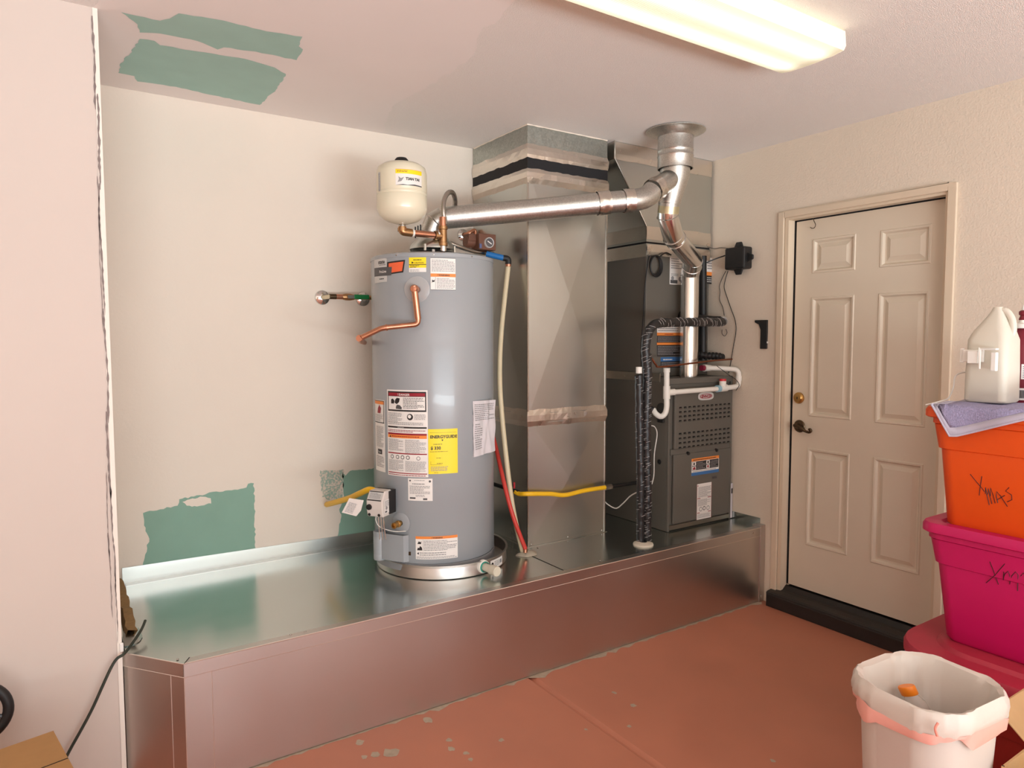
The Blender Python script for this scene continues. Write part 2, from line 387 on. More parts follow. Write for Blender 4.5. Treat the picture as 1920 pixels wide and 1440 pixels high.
for z in (zs[0], zs[-1]): s.quad((XD, ys[0], z), (XD, ys[-1], z), (XD+.04, ys[-1], z), (XD+.04, ys[0], z))
s.build('door_slab', door_m, dr, normals=False)
for a, b, c, d in PAN:
    L = []
    for ins, dx in ((0, 0), (.004, -.004), (.012, -.003), (.020, .009), (.028, .009), (.048, .0005), (.0485, 0)):
        L.append([(XD+dx, y, z) for y, z in ((a+ins, c+ins), (b-ins, c+ins), (b-ins, d-ins), (a+ins, d-ins))])
    s = MB(); s.loft(L, 0, False, True, False, True); s.build('panel', door_m, dr)
s = MB()   # deadbolt
o = P('x', XD, 1499, 746)
s.lathe([(0, 0), (.0285, 0), (.031, .006), (.029, .012), (.021, .016), (.019, .020), (.012, .021), (0, .021)], o, (-1, 0, 0), 28)
db = s.build('deadbolt', brass, dr)
s = MB(); s.obox(o+Vector((-.0222, 0, 0)), (.001, 0, 0), (0, .0015, 0), (0, 0, .007)); s.build('keyway', dark_hole, db)
o = P('x', XD, 1500, 799)
dark_bronze = mat('antique_bronze', (96, 80, 62), .35, metal=1)
s = MB(); s.lathe([(0, 0), (.031, 0), (.034, .005), (.030, .011), (.016, .014), (.012, .03), (0, .03)], o, (-1, 0, 0), 28)
lv = s.build('lever_handle', dark_bronze, dr)
s = MB(); g = o+Vector((-.036, 0, 0))
s.tube(cr([g+Vector((.01, .016, .004)), g+Vector((0, .004, .004)), g+Vector((0, -.03, -.004)), g+Vector((0, -.055, -.018)), g+Vector((0, -.078, -.022)), g+Vector((0, -.088, -.014)), g+Vector((0, -.084, -.006)), g+Vector((0, -.077, -.009))], 6), [.009]*8+[.0085]*10+[.007]*25, 10)
s.build('lever', dark_bronze, lv)
# frame, casing, threshold, hook
s = MB()
s.box(XR-.002, XD-.001, DY1+.004, DY1+.024, 0.09, DZ+.015); s.box(XR-.002, XD-.001, DY0-.02, DY0, .09, DZ+.015); s.box(XR-.002, XD-.001, DY0, DY1+.004, DZ, DZ+.02)
s.box(XD+.005, XR+.13, DY1-.006, DY1+.022, .09, DZ+.015); s.box(XD+.046, XR+.14, DY0-.02, DY1, 0, DZ)
s.build('door_frame', trim_m, dr)
s = MB(); s.box(XR-.014, XR, DY1+.026, DY1+.062, .075, DZ+.045); s.box(XR-.014, XR, DY0-.05, DY0-.014, .075, DZ+.045)
s.box(XR-.014, XR, DY0-.014, DY1+.026, DZ+.012, DZ+.045)
t1 = s.build('trim_1', trim_m, kind='structure', bevel=.004); tag(t1, 'flat cream door casing')
s = MB(); s.box(XD+.0005, XD+.012, DY1-.007, DY1+.004, .12, DZ); s.box(XD+.0005, XD+.012, DY0, DY1, DZ-.008, DZ); s.build('weather_gap', dark_hole, dr)
s = MB(); s.prism([(XR-.055, DY1+.055, 0), (XR-.055, DY1+.055, .078), (XR-.043, DY1+.055, .084), (XR-.001, DY1+.055, .089), (XR-.001, DY1+.055, 0)], (0, -(DY1-DY0+.11), 0))
s.prism([(XR-.001, DY1+.018, 0), (XR-.001, DY1+.018, .089), (XR+.02, DY1+.018, .092), (XR+.045, DY1+.018, .112), (XR+.10, DY1+.018, .114), (XR+.10, DY1+.018, 0)], (0, -(DY1-DY0+.036), 0))
s.prism([(XR-.058, DY1+.052, .062), (XR-.058, DY1+.052, .070), (XR-.05, DY1+.052, .074), (XR-.05, DY1+.052, .062)], (0, -(DY1-DY0+.10), 0))
th = s.build('door_threshold', mat('black_threshold', (34, 31, 29), .42, var=.3, vscale=18, bump=.2, bscale=60), label='black raised door threshold on the red floor', cat='threshold', bevel=.002)
s = MB(); hk = [P('x', XR+.035, *q) for q in ((1525, 409), (1526, 414), (1529, 421), (1527, 427), (1522, 428), (1519.5, 426))]
s.tube(cr(hk, 5), .0019, 6); s.build('wire_hook', dark_bronze, label='small dark wire hook hanging from the top of the door frame', cat='hook')

# ------------------------------------------------------------------ sheet metal platform
AX = .322
pf = thing('equipment_platform', (1.7, 2.9, 0), 'long galvanized sheet metal platform under the water heater and furnace', 'platform')
def top_sheet(pts): s = MB(); s.prism([(x, y, ZP-.004) for x, y in pts], (0, 0, .004)); return s.build('top_sheet', galv_top, pf)
top_sheet([(AX, YF), (XL+.012, YL), (XL+.012, YB-.002), (1.904, YB-.002), (1.904, YF)])
top_sheet([(1.906, YF), (1.906, YB-.002), (XR-.002, YB-.002), (XR-.002, YF)])
s = MB(); s.box(.40, 3.262, YF, YF+.02, .004, ZP-.005); s.build('front_panel', galv_fr, pf)
nx, ny = (YL-YF), (AX-XL-.012); L_ = math.hypot(nx, ny); nx, ny = -nx/L_, -ny/L_
def chs(a, b, z0, z1, off, th=.003):   # a panel on the chamfered end, a..b along it
    A, B = Vector((AX, YF, 0)), Vector((XL+.012, YL, 0)); n_ = Vector((nx, ny, 0))
    p, q = A.lerp(B, a)+n_*off, A.lerp(B, b)+n_*off
    return MB().prism([(p.x, p.y, z0), (q.x, q.y, z0), (q.x, q.y, z1), (p.x, p.y, z1)], -n_*th)
galv_dk = galv_fr
chs(.0, 1.045, .004, ZP-.005, 0).build('end_panel', galv_fr, pf)
s = chs(0, .22, .004, ZP-.04, .0015, .0015); s.box(AX, .405, YF-.0015, YF, .004, ZP-.02); s.build('corner_strip', galv_fr, pf)
s = MB(); s.box(AX-.001, 3.262, YF-.004, YF, ZP-.045, ZP); s.prism([(AX-.001, YF-.004, ZP), (AX+.022, YF+.035, ZP), (3.262, YF+.035, ZP), (3.262, YF-.004, ZP)], (0, 0, .0018))
s.build('edge_cap', galv_fr, pf)
s = chs(0, 1.045, ZP-.045, ZP, .004, .004); s.build('edge_cap', galv_fr, pf)
nv = Vector((nx, ny, 0)); cA, cB = Vector((AX, YF, 0))+nv*.004, Vector((XL+.008, YL+.006, 0))+nv*.004; highlight_m = mat('edge_highlight', (235, 228, 220), .35, metal=1)  # brighter metal tone, puts highlight lines into the platform edges
for z, r__ in ((ZP+.0008, .0022), (ZP-.045, .0016)):
    s = MB(); s.tube([cB+Vector((0, 0, z)), cA+Vector((0, 0, z)), Vector((3.255, YF-.0045, z))], r__, 6); s.build('hem', highlight_m, pf)
s = MB(); s.tube([(.405, YF-.0018, .004), (.405, YF-.0018, ZP-.046)], .0012, 6); s.build('strip_highlight', highlight_m, pf)  # thin bright tubes added as highlights along the strip edges
pq = Vector((AX, YF, 0)).lerp(Vector((XL+.012, YL, 0)), .22)+nv*.0018; s = MB(); s.tube([pq+Vector((0, 0, .004)), pq+Vector((0, 0, ZP-.046))], .0012, 6); s.build('strip_highlight', highlight_m, pf)
s = MB(); s.tube([Vector((AX, YF-.001, .004)), Vector((AX, YF-.001, ZP-.045))], .0015, 6); s.build('strip_highlight', highlight_m, pf)
s = MB(); s.tube([Vector((1.905, YF+.036, ZP+.0006)), Vector((1.905, 2.72, ZP+.0006))], .0014, 6); s.build('sheet_seam', dark_hole, pf)
s = MB(); s.tube([Vector((AX+.001, YF-.004, ZP+.002)), Vector((AX+.022, YF+.035, ZP+.002))], .0014, 6); s.build('miter_gap', dark_hole, pf)
s = MB()   # rounded corner post at the wall
cp = [(3.252, YF-.006)]+[(3.286+.028*math.cos(a), YF+.022+.028*math.sin(a)) for a in [-pi/2+k*pi/12 for k in range(7)]]+[(3.294, YF+.05), (3.252, YF+.05)]
cp = [(min(x, XR-.001), y) for x, y in cp]
s.prism([(x, y, 0) for x, y in cp], (0, 0, ZP+.012)); s.build('corner_post', galv_fr, pf, bevel=.006)
s = MB(); s.prism([(XL+.06, YB-.001, ZP+.072), (XL+.06, YB-.001, ZP), (3.0, YB-.001, ZP), (3.0, YB-.001, ZP+.036)], (0, -.003, 0))
s.prism([(XL+.07, YB-.004, ZP), (XL+.07, YB-.042, ZP), (3.0, YB-.042, ZP), (3.0, YB-.004, ZP)], (0, 0, .004)); s.build('back_flashing', galv, pf)
s = MB(); s.box(XR-.004, XR-.001, YF+.03, 3.1, ZP, ZP+.042); s.build('side_flashing', galv_top, pf)
for q in ((333, 1236), (802, 1128), (545, 1190), (572, 1184), (1125, 1051), (1412, 999), (1427, 1118), (1008, 1026), (1420, 986)):
    yy = YF-.004 if q[1] in (999, 1118) else None
    c = P('y', YF-.008, *q) if yy else P('z', ZP+.002, *q)
    MB().lathe([(0, .003), (.003, .0025), (.0045, 0)], c, (0, -1, 0) if yy else (0, 0, 1), 10).build('screw', steel, pf)
# torn board and curl of metal at the alcove corner
s = MB(); a, b = P('y', 3.30, 229, 1084), P('y', 2.70, 256, 1182); c, d = P('y', 3.30, 232, 1098), P('y', 2.70, 253, 1190)
n_ = 14; La, Lb = [], []
for i in range(n_+1):
    t = i/n_; p, q = a.lerp(b, t), c.lerp(d, t); p = p+Vector((random.uniform(-.004, .006), 0, random.uniform(-.004, .006))); La.append(p); Lb.append(q)
back = [p+Vector((-.03, .02, .0)) for p in La]; bb = [p+Vector((-.03, .02, -.02)) for p in Lb]
s.loft([La, Lb, bb, back, La], 0, False, False, False, False)
s.build('torn_board', wood_m, label='torn splintered board strip leaning where platform meets the pink wall', cat='board')
L1 = cr(PT((233, 1178, 2.80), (244, 1184, 2.74), (254, 1186, 2.72), (259, 1176, 2.78)), 5); L2 = cr(PT((235, 1240, 2.66), (250, 1232, 2.665), (262, 1226, 2.68), (268, 1218, 2.72)), 5)
for p_ in L2: p_.z = max(p_.z, ZP+.003)
s = MB(); s.loft([L1, [a_.lerp(b_, .5)+Vector((-.006, -.006, 0)) for a_, b_ in zip(L1, L2)], L2], 0, True, False, False, False); s.loft([[p_+Vector((.001, .002, 0)) for p_ in L1], [p_+Vector((.001, .002, 0)) for p_ in L2]], 0, True, False, False, False)
s.build('curled_flashing', galv, pf)
s = MB(); q_ = P('y', YL-.004, 228, 1214); s.obox(q_, (.006, 0, 0), (0, .004, 0), (0, 0, .016)); s.build('corner_tab', white_p, wl, bevel=.003)
s = MB(); s.tube(cr([Vector((.245, 2.74, ZP+.05)), Vector((.222, 2.68, ZP+.035)), Vector((.17, 2.595, ZP+.008)), P('y', YL-.03, 212, 1245), P('y', YL-.03, 170, 1335), P('y', YL-.03, 128, 1412), P('y', YL-.035, 100, 1470), Vector((-.1, YL-.05, .006))], 8), .0048, 8)
s.build('green_cord', mat('dark_green_cord', (44, 50, 40), .5), label='dark green cord running down the pink wall from the platform corner', cat='cord')

# ------------------------------------------------------------------ water heater
HX, HY, HR = 1.497, 2.93, .282
wh = thing('water_heater', (HX, HY, ZP+.006), 'tall grey gas water heater covered in warning stickers', 'water heater')
s = MB(); s.lathe([(HR-.004, .487), (HR, .492), (HR, 1.823), (HR-.001, 1.825)], (HX, HY, 0), n=72); s.build('jacket', heat_m, wh)
s = MB(); s.lathe([(0, 1.846), (HR-.02, 1.846), (HR-.006, 1.842), (HR+.0015, 1.838), (HR+.002, 1.823), (HR-.002, 1.823)], (HX, HY, 0), n=72); s.build('top_cap', heat_m, wh)
s = MB(); s.lathe([(HR-.002, .487), (HR+.001, .487), (HR+.001, .452), (HR-.005, .449), (HR-.05, .449)], (HX, HY, 0), n=72); s.build('base_ring', heat_d, wh)
s = MB(); s.lathe([(0, .45), (.235, .45), (.235, .429), (0, .429)], (HX, HY, 0), n=40); s.build('base', dark_hole, wh)
for th_, z in ((-116, 1.831), (-150, 1.831), (-80, 1.831), (-125, .468), (-78, .468)):
    a = math.radians(th_); MB().lathe([(0, .003), (.003, .0025), (.004, 0)], (HX+(HR+.001)*math.cos(a), HY+(HR+.001)*math.sin(a), z), (math.cos(a), math.sin(a), 0), 10).build('screw', steel, wh)
def st(th0, z0, th1, z1, items, name='sticker', base=WH, label=None):
    W = math.radians(th1-th0)*HR; H = z1-z0
    return sticker(cyl_map(HX, HY, HR, th0, z0), W, H, [i(W, H) if callable(i) else i for i in items], name, wh, base, label)
# maker's badge
W = math.radians(197-168)*HR
st(192, 1.735, 219, 1.815, [('p', [(.030, .015), (.122, .022), (.132, .075), (.036, .070)], BK), ('p', [(.045, .022), (.116, .028), (.124, .068), (.045, .064)], CO, .0007),
   ('p', [(-.07, .052), (.034, .050), (.034, .086), (-.02, .094), (-.07, .094)], LG, .0008), ('p', [(-.07, .014), (.060, .012), (.064, .048), (-.07, .052)], CH, .0010),
   ('p', [(-.07, -.016), (.034, -.014), (.034, .012), (-.07, .014)], LG, .0008), ('t', 'state', -.028, .066, .024, BK, .0006, 1.05), ('t', 'ProLine', -.02, .026, .016, WH, .0003), ('l', -.02, -.004, .028, .006, 1, BK), ('l', -.02, .058, .028, .064, 1, CH)], 'badge', None, 'state badge in grey and coral')
st(-137.7, 1.757, -122.5, 1.819, [('r', 0, 0, .075, .018, WH), ('r', 0, .030, .075, .033, BK), ('l', .02, .048, .055, .056, 1, BK), ('t', 'CAUTION', .024, .036, .009, BK), ('p', [(.012, .035), (.022, .040), (.012, .045)], BK), ('l', .006, .018, .045, .03, 2, BK), ('l', .004, .002, .045, .012, 2, GY)], base=YE, label='yellow gas sticker')
st(-118.8, 1.681, -96.8, 1.818, [('r', 0, 0, .109, .002, CH), ('r', 0, .135, .109, .137, CH), ('l', .005, .078, .104, .13, 8, GY), ('r', 0, .056, .109, .070, OR), ('t', '! WARNING', .028, .0595, .010, BK, .0002), ('r', .020, .004, .021, .055, CH), ('p', [(.004, .028), (.008, .034), (.016, .034), (.018, .044), (.012, .040), (.006, .044), (.006, .036)], BK), ('l', .026, .006, .104, .052, 8, GY)])
st(-163.2, .873, -122.4, 1.252, [
   ('r', .006, .285, .195, .372, BK), ('r', .011, .292, .190, .350, WH, .0007), ('r', .011, .352, .190, .366, RD, .0007), ('t', '! DANGER', .062, .354, .013, WH, .0002),
   ('p', [(.026, .318), (.042, .318), (.046, .330), (.036, .340), (.026, .336)], BK, .0010), ('p', [(.046, .322), (.058, .316), (.070, .326), (.074, .342), (.058, .344), (.050, .336)], BK, .0010),
   ('p', [(.052, .296), (.082, .294), (.084, .302), (.074, .312), (.060, .314), (.054, .308)], CH, .0010), ('l', .090, .298, .186, .347, 8, CH),
   ('l', .006, .238, .085, .280, 7, GY), ('c', .122, .262, .014, BK), ('c', .120, .264, .008, WH, .0008), ('l', .142, .250, .192, .276, 5, GY), ('l', .006, .226, .190, .240, 2, GY),
   ('r', .004, .212, .196, .219, BK), ('t', 'UNDERSTAND', .060, .2135, .005, WH), ('l', .006, .194, .19, .206, 2, RD),
   ('r', .004, .182, .196, .190, RD), ('r', .004, .168, .196, .182, OR), ('p', [(.014, .170), (.024, .170), (.019, .180)], BK, .0008), ('l', .028, .172, .17, .180, 1, RD),
   ('l', .008, .112, .088, .164, 11, GY), ('l', .098, .104, .192, .164, 12, GY), ('r', .004, .098, .196, .103, RD),
   ('c', .028, .084, .009, CH), ('c', .028, .084, .006, WH, .0007), ('c', .058, .084, .009, CH), ('c', .058, .084, .006, WH, .0007), ('c', .084, .084, .009, CH), ('c', .084, .084, .006, WH, .0007), ('c', .110, .084, .009, CH), ('c', .110, .084, .006, WH, .0007), ('c', .158, .082, .009, GY), ('c', .158, .082, .006, WH, .0007),
   ('l', .008, .024, .088, .072, 11, GY), ('l', .098, .022, .192, .070, 12, GY), ('r', .004, .012, .196, .016, RD), ('l', .006, .003, .19, .010, 1, RD)], label='tall white danger and operating sticker')
st(174, .880, 193, 1.202, [('r', 0, .302, .09, .316, OR), ('r', .084, .222, .088, .318, BK), ('r', 0, .218, .09, .222, BK), ('r', 0, .316, .09, .319, BK), ('p', [(.030, .262), (.060, .262), (.066, .285), (.050, .300), (.036, .284)], RD), ('l', .01, .226, .08, .258, 6, GY), ('l', .016, .110, .086, .205, 18, GY), ('r', .03, .078, .07, .100, BK), ('t', 'State', .035, .084, .013, WH), ('l', .016, .02, .086, .07, 7, GY)])
st(-122.2, .887, -95.9, 1.083, [('r', .006, .180, .123, .1808, BK), ('t', 'ENERGYGUIDE', .008, .156, .0185, BK, .0006, .96), ('p', [(.056, .150), (.066, .150), (.061, .143)], BK), ('l', .022, .128, .060, .133, 1, BK), ('t', '$ 330', .010, .107, .019, BK, .0005), ('l', .008, .096, .085, .100, 1, BK), ('l', .034, .068, .064, .072, 1, BK), ('r', .010, .040, .0108, .056, BK), ('r', .010, .040, .060, .0408, BK), ('l', .036, .044, .062, .049, 1, BK), ('l', .010, .012, .085, .034, 4, GY), ('l', .024, .004, .05, .007, 1, BK)], base=YE, label='yellow EnergyGuide sticker')
st(-141, .769, -118.8, .867, [('l', .03, .088, .08, .093, 1, GY), ('c', .010, .088, .004, CH), ('c', .098, .086, .005, CH), ('l', .02, .072, .08, .078, 1, CH), ('l', .008, .030, .098, .068, 6, GY), ('r', .008, .008, .034, .015, CH), ('r', .068, .004, .086, .012, CH), ('l', .035, .018, .075, .028, 2, GY)])
st(-134.4, .510, -96.5, .612, [('r', .0, .090, .186, .102, OR), ('t', '! WARNING', .070, .0925, .009, BK, .0002), ('p', [(.008, .068), (.014, .080), (.022, .076), (.026, .082), (.024, .068)], BK), ('p', [(.006, .040), (.010, .052), (.016, .050), (.020, .060), (.028, .052), (.030, .040)], BK), ('p', [(.006, .026), (.014, .032), (.014, .020)], BK), ('r', .033, .036, .0338, .088, CH), ('l', .037, .038, .182, .086, 7, GY), ('l', .018, .016, .182, .034, 2, GY), ('l', .004, .003, .182, .014, 2, GY)])
# document pouch taped to the right side
def pouch(u, v, h, k=0):
    a = math.radians(-80+u/.135*27); uu = u/.135; vv = v/.25
    rid = .004*math.sin(uu*9+vv*5)*math.sin(vv*7+1)+.005*max(0, 1-abs(uu-.42-.25*vv)*9)+.004*max(0, 1-abs(uu-.75+.2*vv)*10)
    rr = HR+.006+.02*uu*uu+h+rid+.005*k; return Vector((HX+rr*math.cos(a), HY+rr*math.sin(a), .948+v*(1-.06*uu)+.012*uu))
s = MB()
for k in (0, 1): s.loft([[pouch(.135*i_/22, .25*j_/26, -.006*(1-k), 0) for i_ in range(23)] for j_ in range(27)], 0, True, False, False, False)
s.build('manual_pouch', mat('manual_paper', (216, 210, 212), .3, var=.06, vscale=30, coat=.4), wh, label='clear pouch with the manual taped to the jacket')
sticker(pouch, .135, .25, [('l', .008, .16, .125, .238, 9, GY), ('l', .008, .03, .05, .15, 12, GY)], 'print', wh, None)
# relief valve and its copper discharge pipe
a = math.radians(-130.7); o = Vector((HX+HR*math.cos(a), HY+HR*math.sin(a), 1.683)); n_ = Vector((math.cos(a), math.sin(a), 0))
clearp = mat('clear_plastic_ring', (205, 202, 200), .25, alpha=.55)
s = MB(); s.lathe([(.018, .004), (.052, .003), (.056, .0005)], o+n_*.001+Vector((.022, -.02, 0))*0, n_, 32); s.build('relief_escutcheon', clearp, wh)
rv = thing('relief_discharge_pipe', o+n_*.03, 'bent copper relief pipe coming off the upper side of the heater', 'pipe')
s = MB(); s.cyl(o, o+n_*.035, .014, 16); s.lathe([(0, .060), (.013, .058), (.0175, .050), (.0175, .035), (.014, .033)], o, n_, 20); s.build('relief_valve', copper, rv)
c0 = o+n_*.046
pp = fil([c0+Vector((0, 0, .012)), P('y', c0.y, 785, 608), P('y', c0.y+.02, 716, 615), P('y', c0.y-.0, 676, 634)], .022, 7)
s = MB(); s.tube(pp, .0115, 14); s.build('copper_pipe', copper, rv)
for i in (0, 9, 18):
    if i+2 < len(pp): MB().tube([pp[i], pp[i+1]], .0138, 14).build('joint', copper, rv)
e0 = pp[-1]; s = MB(); s.tube([e0+Vector((-.006, 0, 0)), e0+Vector((.004, .012, -.002)), e0+Vector((.04, .10, -.012)), Vector((1.32, 3.34, 1.455))], [.0135, .0138, .0115, .0115], 14); s.build('copper_pipe', copper, rv)
# gas control valve
gv = thing('gas_control_valve', P('y', 2.80, 709, 965), 'off-white gas control valve box on the lower left of the heater', 'valve')
gcn = Vector((math.cos(math.radians(215)), math.sin(math.radians(215)), 0)); gct = Vector((-gcn.y, gcn.x, 0))   # outward, sideways
gc = P('y', 2.79, 712, 942)
gwhite = mat('offwhite_plastic', (218, 208, 200), .4)
s = MB()
def gp(u, v, w_): return gc+gcn*u+gct*v+Vector((0, 0, w_))
bx_ = [(.036, -.055), (.044, -.02), (.044, .016), (.018, .055), (-.03, .055), (-.03, -.055)]
s.prism([gp(u, -.040, z) for u, z in bx_], gct*.08); gb = s.build('housing', gwhite, gv, bevel=.005)
s = MB(); s.prism([gp(u-.03, -.044, z) for u, z in ((.022, -.05), (.022, .05), (-.03, .05), (-.03, -.05))], gct*.088); s.build('back_body', black_m, gv)
fm = plane_map(gp(.0445, -.030, -.0), gct, Vector((0, 0, 1)))
s = MB(); s.lathe([(0, .010), (.012, .009), (.013, 0)], gp(.042, -.024, -.012), gcn, 18); s.build('knob', black_m, gv)
for v in (-.028, .02): MB().lathe([(0, .006), (.006, .005), (.007, 0)], gp(.036, v, -.045), (gcn+Vector((0, 0, -.4))).normalized(), 12).build('port', black_m, gv)
u_ = (gp(.044, 0, .016)-gp(.018, 0, .055)); sl = plane_map(gp(.044, -.034, .016)+gcn*.0005, gct, -u_)
sticker(sl, .068, .044, [('r', 0, 0, .068, .005, BK), ('r', 0, .040, .068, .044, BK), ('l', .006, .010, .06, .037, 5, GY)], 'sticker', gv, LG)
sm_ = plane_map(gp(.034, .0402, -.045), -gcn, Vector((0, 0, 1))); sticker(lambda a, b, h: gp(.030-a, .0405+h, -.040+b), .040, .058, [('l', .004, .03, .036, .055, 5, GY), ('c', .018, .022, .008, GY), ('r', .006, .003, .022, .010, CH)], 'sticker', gv)
for v, dx in ((-.010, 0), (.004, 0), (.016, .004)):
    p = gp(.0, v, -.05); MB().tube([p, p+Vector((.004, 0, -.06)), p+Vector((.008+dx, -.0, -.115))], .0026, 8).build('tube', steel, gv)
p = gp(0, -.016, -.05); MB().tube(cr([p, p+Vector((-.004, 0, -.03)), p+Vector((.012, -.01, -.06)), p+Vector((.07, -.02, -.085)), Vector((HX+HR*math.cos(math.radians(216)), HY+HR*math.sin(math.radians(216))-.004, .632))], 6), .0018, 6).build('wire', wire_w, gv)
# hanging paper tag
s = MB(); tg = [P('y', 2.79, *q) for q in ((655, 934), (682, 938), (677, 957), (668, 968), (641, 961))]; s.prism(tg, (0, .0012, 0))
tgo = s.build('paper_tag', gwhite, gv)
tm = plane_map(tg[4]+Vector((0, -.0006, 0)), tg[3]-tg[4], tg[0]-tg[4]); sticker(tm, .05, .06, [('l', .008, .006, .045, .052, 8, GY)], 'print', gv, None)
# shield around the burner door
s = MB(); L = []
for z in (.497, .615):
    L.append([(HX+(HR+dr_)*math.cos(math.radians(t)), HY+(HR+dr_)*math.sin(math.radians(t)), z) for t, dr_ in ((192, .032), (197, .030), (203, .026), (210, .022), (214, .021), (216, .021), (217.5, .012), (219, .001))])
s.loft(L, 0, True, False, False, False)
s.loft([[(p[0]-(p[0]-HX)*.006, p[1]-(p[1]-HY)*.006, p[2]) for p in l] for l in L], 0, True, False, False, False)
a = math.radians(189); o = Vector((HX+(HR+.022)*math.cos(a), HY+(HR+.022)*math.sin(a), 0))
s.lathe([(.026, .488), (.028, .492), (.028, .512), (.0275, .514), (.028, .516), (.028, .592), (.0275, .594), (.028, .596), (.028, .618), (.025, .618), (.025, .500)], o, n=24)
s.build('burner_shield', heat_m, wh)
# drain valve
a = math.radians(-148.6); o = Vector((HX+HR*math.cos(a), HY+HR*math.sin(a), .666)); n_ = Vector((math.cos(a), math.sin(a), 0))
s = MB(); s.lathe([(.012, .006), (.038, .005), (.046, .0005)], o, n_, 30); s.build('drain_escutcheon', heat_m, wh)
s = MB(); s.lathe([(.010, 0), (.010, .016), (.015, .018), (.015, .028), (.011, .030), (.011, .040), (.0135, .042), (.0135, .056), (.008, .057), (.007, .045), (0, .045)], o, n_, 20); s.build('drain_valve', brass, wh)
s = MB(); a = math.radians(-141.3); s.obox((HX+HR*math.cos(a), HY+HR*math.sin(a), .533), (-math.sin(a)*.011, math.cos(a)*.011, 0), (math.cos(a)*.002, math.sin(a)*.002, 0), (0, 0, .008)); s.build('sight_glass', dark_bronze, wh)
# draft hood
s = MB(); s.lathe([(.090, 1.848), (.115, 1.862), (.118, 1.868), (.105, 1.872)], (HX, HY, 0), n=40); s.build('hood_base', black_m, wh)
s = MB(); s.lathe([(.105, 1.885), (.104, 1.90), (.075, 1.935), (.052, 1.952), (.052, 1.975)], (HX, HY, 0), n=40); s.build('draft_hood', galv, wh)
for k in range(4):
    a = pi/4+k*pi/2; s = MB(); s.box(HX+.106*math.cos(a)-.004, HX+.106*math.cos(a)+.004, HY+.106*math.sin(a)-.004, HY+.106*math.sin(a)+.004, 1.866, 1.90); s.build('hood_leg', galv, wh)
s = MB(); q = P('y', HY-.116, 812, 466); s.box(q.x-.006, q.x+.006, HY-.121, HY-.118, 1.848, 1.872); s.build('hood_clip', white_p, wh)

# drain pan
PX_, PY_, PR = 1.53, 2.92, .31
dp = thing('drain_pan', (PX_, PY_, ZP), 'round aluminium drain pan under the grey water heater', 'drain pan')
s = MB(); s.lathe([(0, ZP+.0028), (PR-.01, ZP+.0028), (PR-.005, ZP+.006), (PR-.003, ZP+.058), (PR+.004, ZP+.060), (PR+.004, ZP+.063), (PR-.006, ZP+.062), (PR-.0035, ZP+.055), (PR-.0015, ZP+.004), (PR-.006, ZP), (0, ZP)], (PX_, PY_, 0), n=72); s.build('pan', galv_fr, dp)
c = P('z', ZP+.036, 906, 1062); d = (c-Vector((PX_, PY_, ZP+.036))); d.z = 0; d.normalize(); c = Vector((PX_, PY_, ZP+.036))+d*(PR-.003)
s = MB(); s.lathe([(.030, -.006), (.030, .006), (.028, .010), (.022, .012), (.022, .0)], c, d, 26); s.build('drain_flange', pvc, dp)
MB().lathe([(.022, .010), (.0245, .011), (.0245, .016), (.021, .017)], c, d, 24).build('gasket', mat('green_gasket', (40, 150, 130), .5), dp)
MB().lathe([(.0175, .010), (.0175, .055), (.019, .056), (.022, .058), (.022, .098), (.020, .1), (.0, .1)], c, d, 24).build('drain_stub', mat('dirty_pvc', (222, 212, 192), .45, var=.1, vscale=40), dp)
t0 = math.degrees(math.atan2(d.y, d.x))+8
sticker(cyl_map(PX_, PY_, PR+.0005, t0, ZP+.010), .10, .040, [('c', .014, .022, .008, BK), ('l', .028, .008, .07, .034, 4, GY), ('r', .074, .012, .092, .03, GY)], 'sticker', dp)

# ------------------------------------------------------------------ expansion tank and copper pipework
YE_ = 2.83
et = thing('expansion_tank', (1.30, YE_, 1.965), 'cream expansion tank with yellow TIAN TAI label above the water heater', 'tank')
ez0, ez1, er = 1.972, 2.238, .109
s = MB(); s.lathe([(0, ez0), (.03, ez0+.002), (.07, ez0+.014), (.098, ez0+.036), (er, ez0+.062), (er, ez0+.118), (er-.0015, ez0+.120), (er, ez0+.122), (er, ez0+.132), (er-.0015, ez0+.134), (er, ez0+.136), (er, ez1-.05), (.102, ez1-.026), (.078, ez1-.010), (.04, ez1-.001), (0, ez1)], (1.30, YE_, 0), n=56); s.build('shell', ivory, et)
s = MB(); s.lathe([(.031, ez1-.004), (.029, ez1+.010), (.022, ez1+.018), (0, ez1+.019)], (1.30, YE_, 0), n=24); s.build('valve_cap', black_m, et)
em = cyl_map(1.30, YE_, er, -128, 2.118)
sticker(em, .120, .066, [('r', 0, .048, .120, .066, OR), ('r', 0, .048, .120, .0645, YE, .0006), ('t', 'TIAN TAI', .042, .022, .0155, BK, .0006), ('l', .006, .054, .05, .062, 2, RD), ('p', [(.008, .012), (.024, .016), (.036, .034), (.022, .028), (.012, .036), (.014, .024)], GY), ('p', [(0, 0), (.03, .004), (.05, .002), (.08, .006), (.12, .004), (.12, 0)], CH)], 'brand_label', et)
sticker(cyl_map(1.30, YE_, er, 182, 2.10), .016, .080, [('l', .002, 0, .014, .075, 12, GY)], 'sticker', et, LG)
s = MB(); s.lathe([(.014, ez0-.022), (.0155, ez0-.020), (.0155, ez0-.004), (.012, ez0+.004)], (1.30, YE_, 0), n=16); s.build('stem', steel, et)
cpw = thing('copper_tee_pipework', (1.505, YE_, 1.846), 'copper elbow, pipe and brass tee joining the cream tank to the heater', 'pipe')
zt = P('y', YE_, 832, 443).z; te = Vector((1.50, YE_, zt))
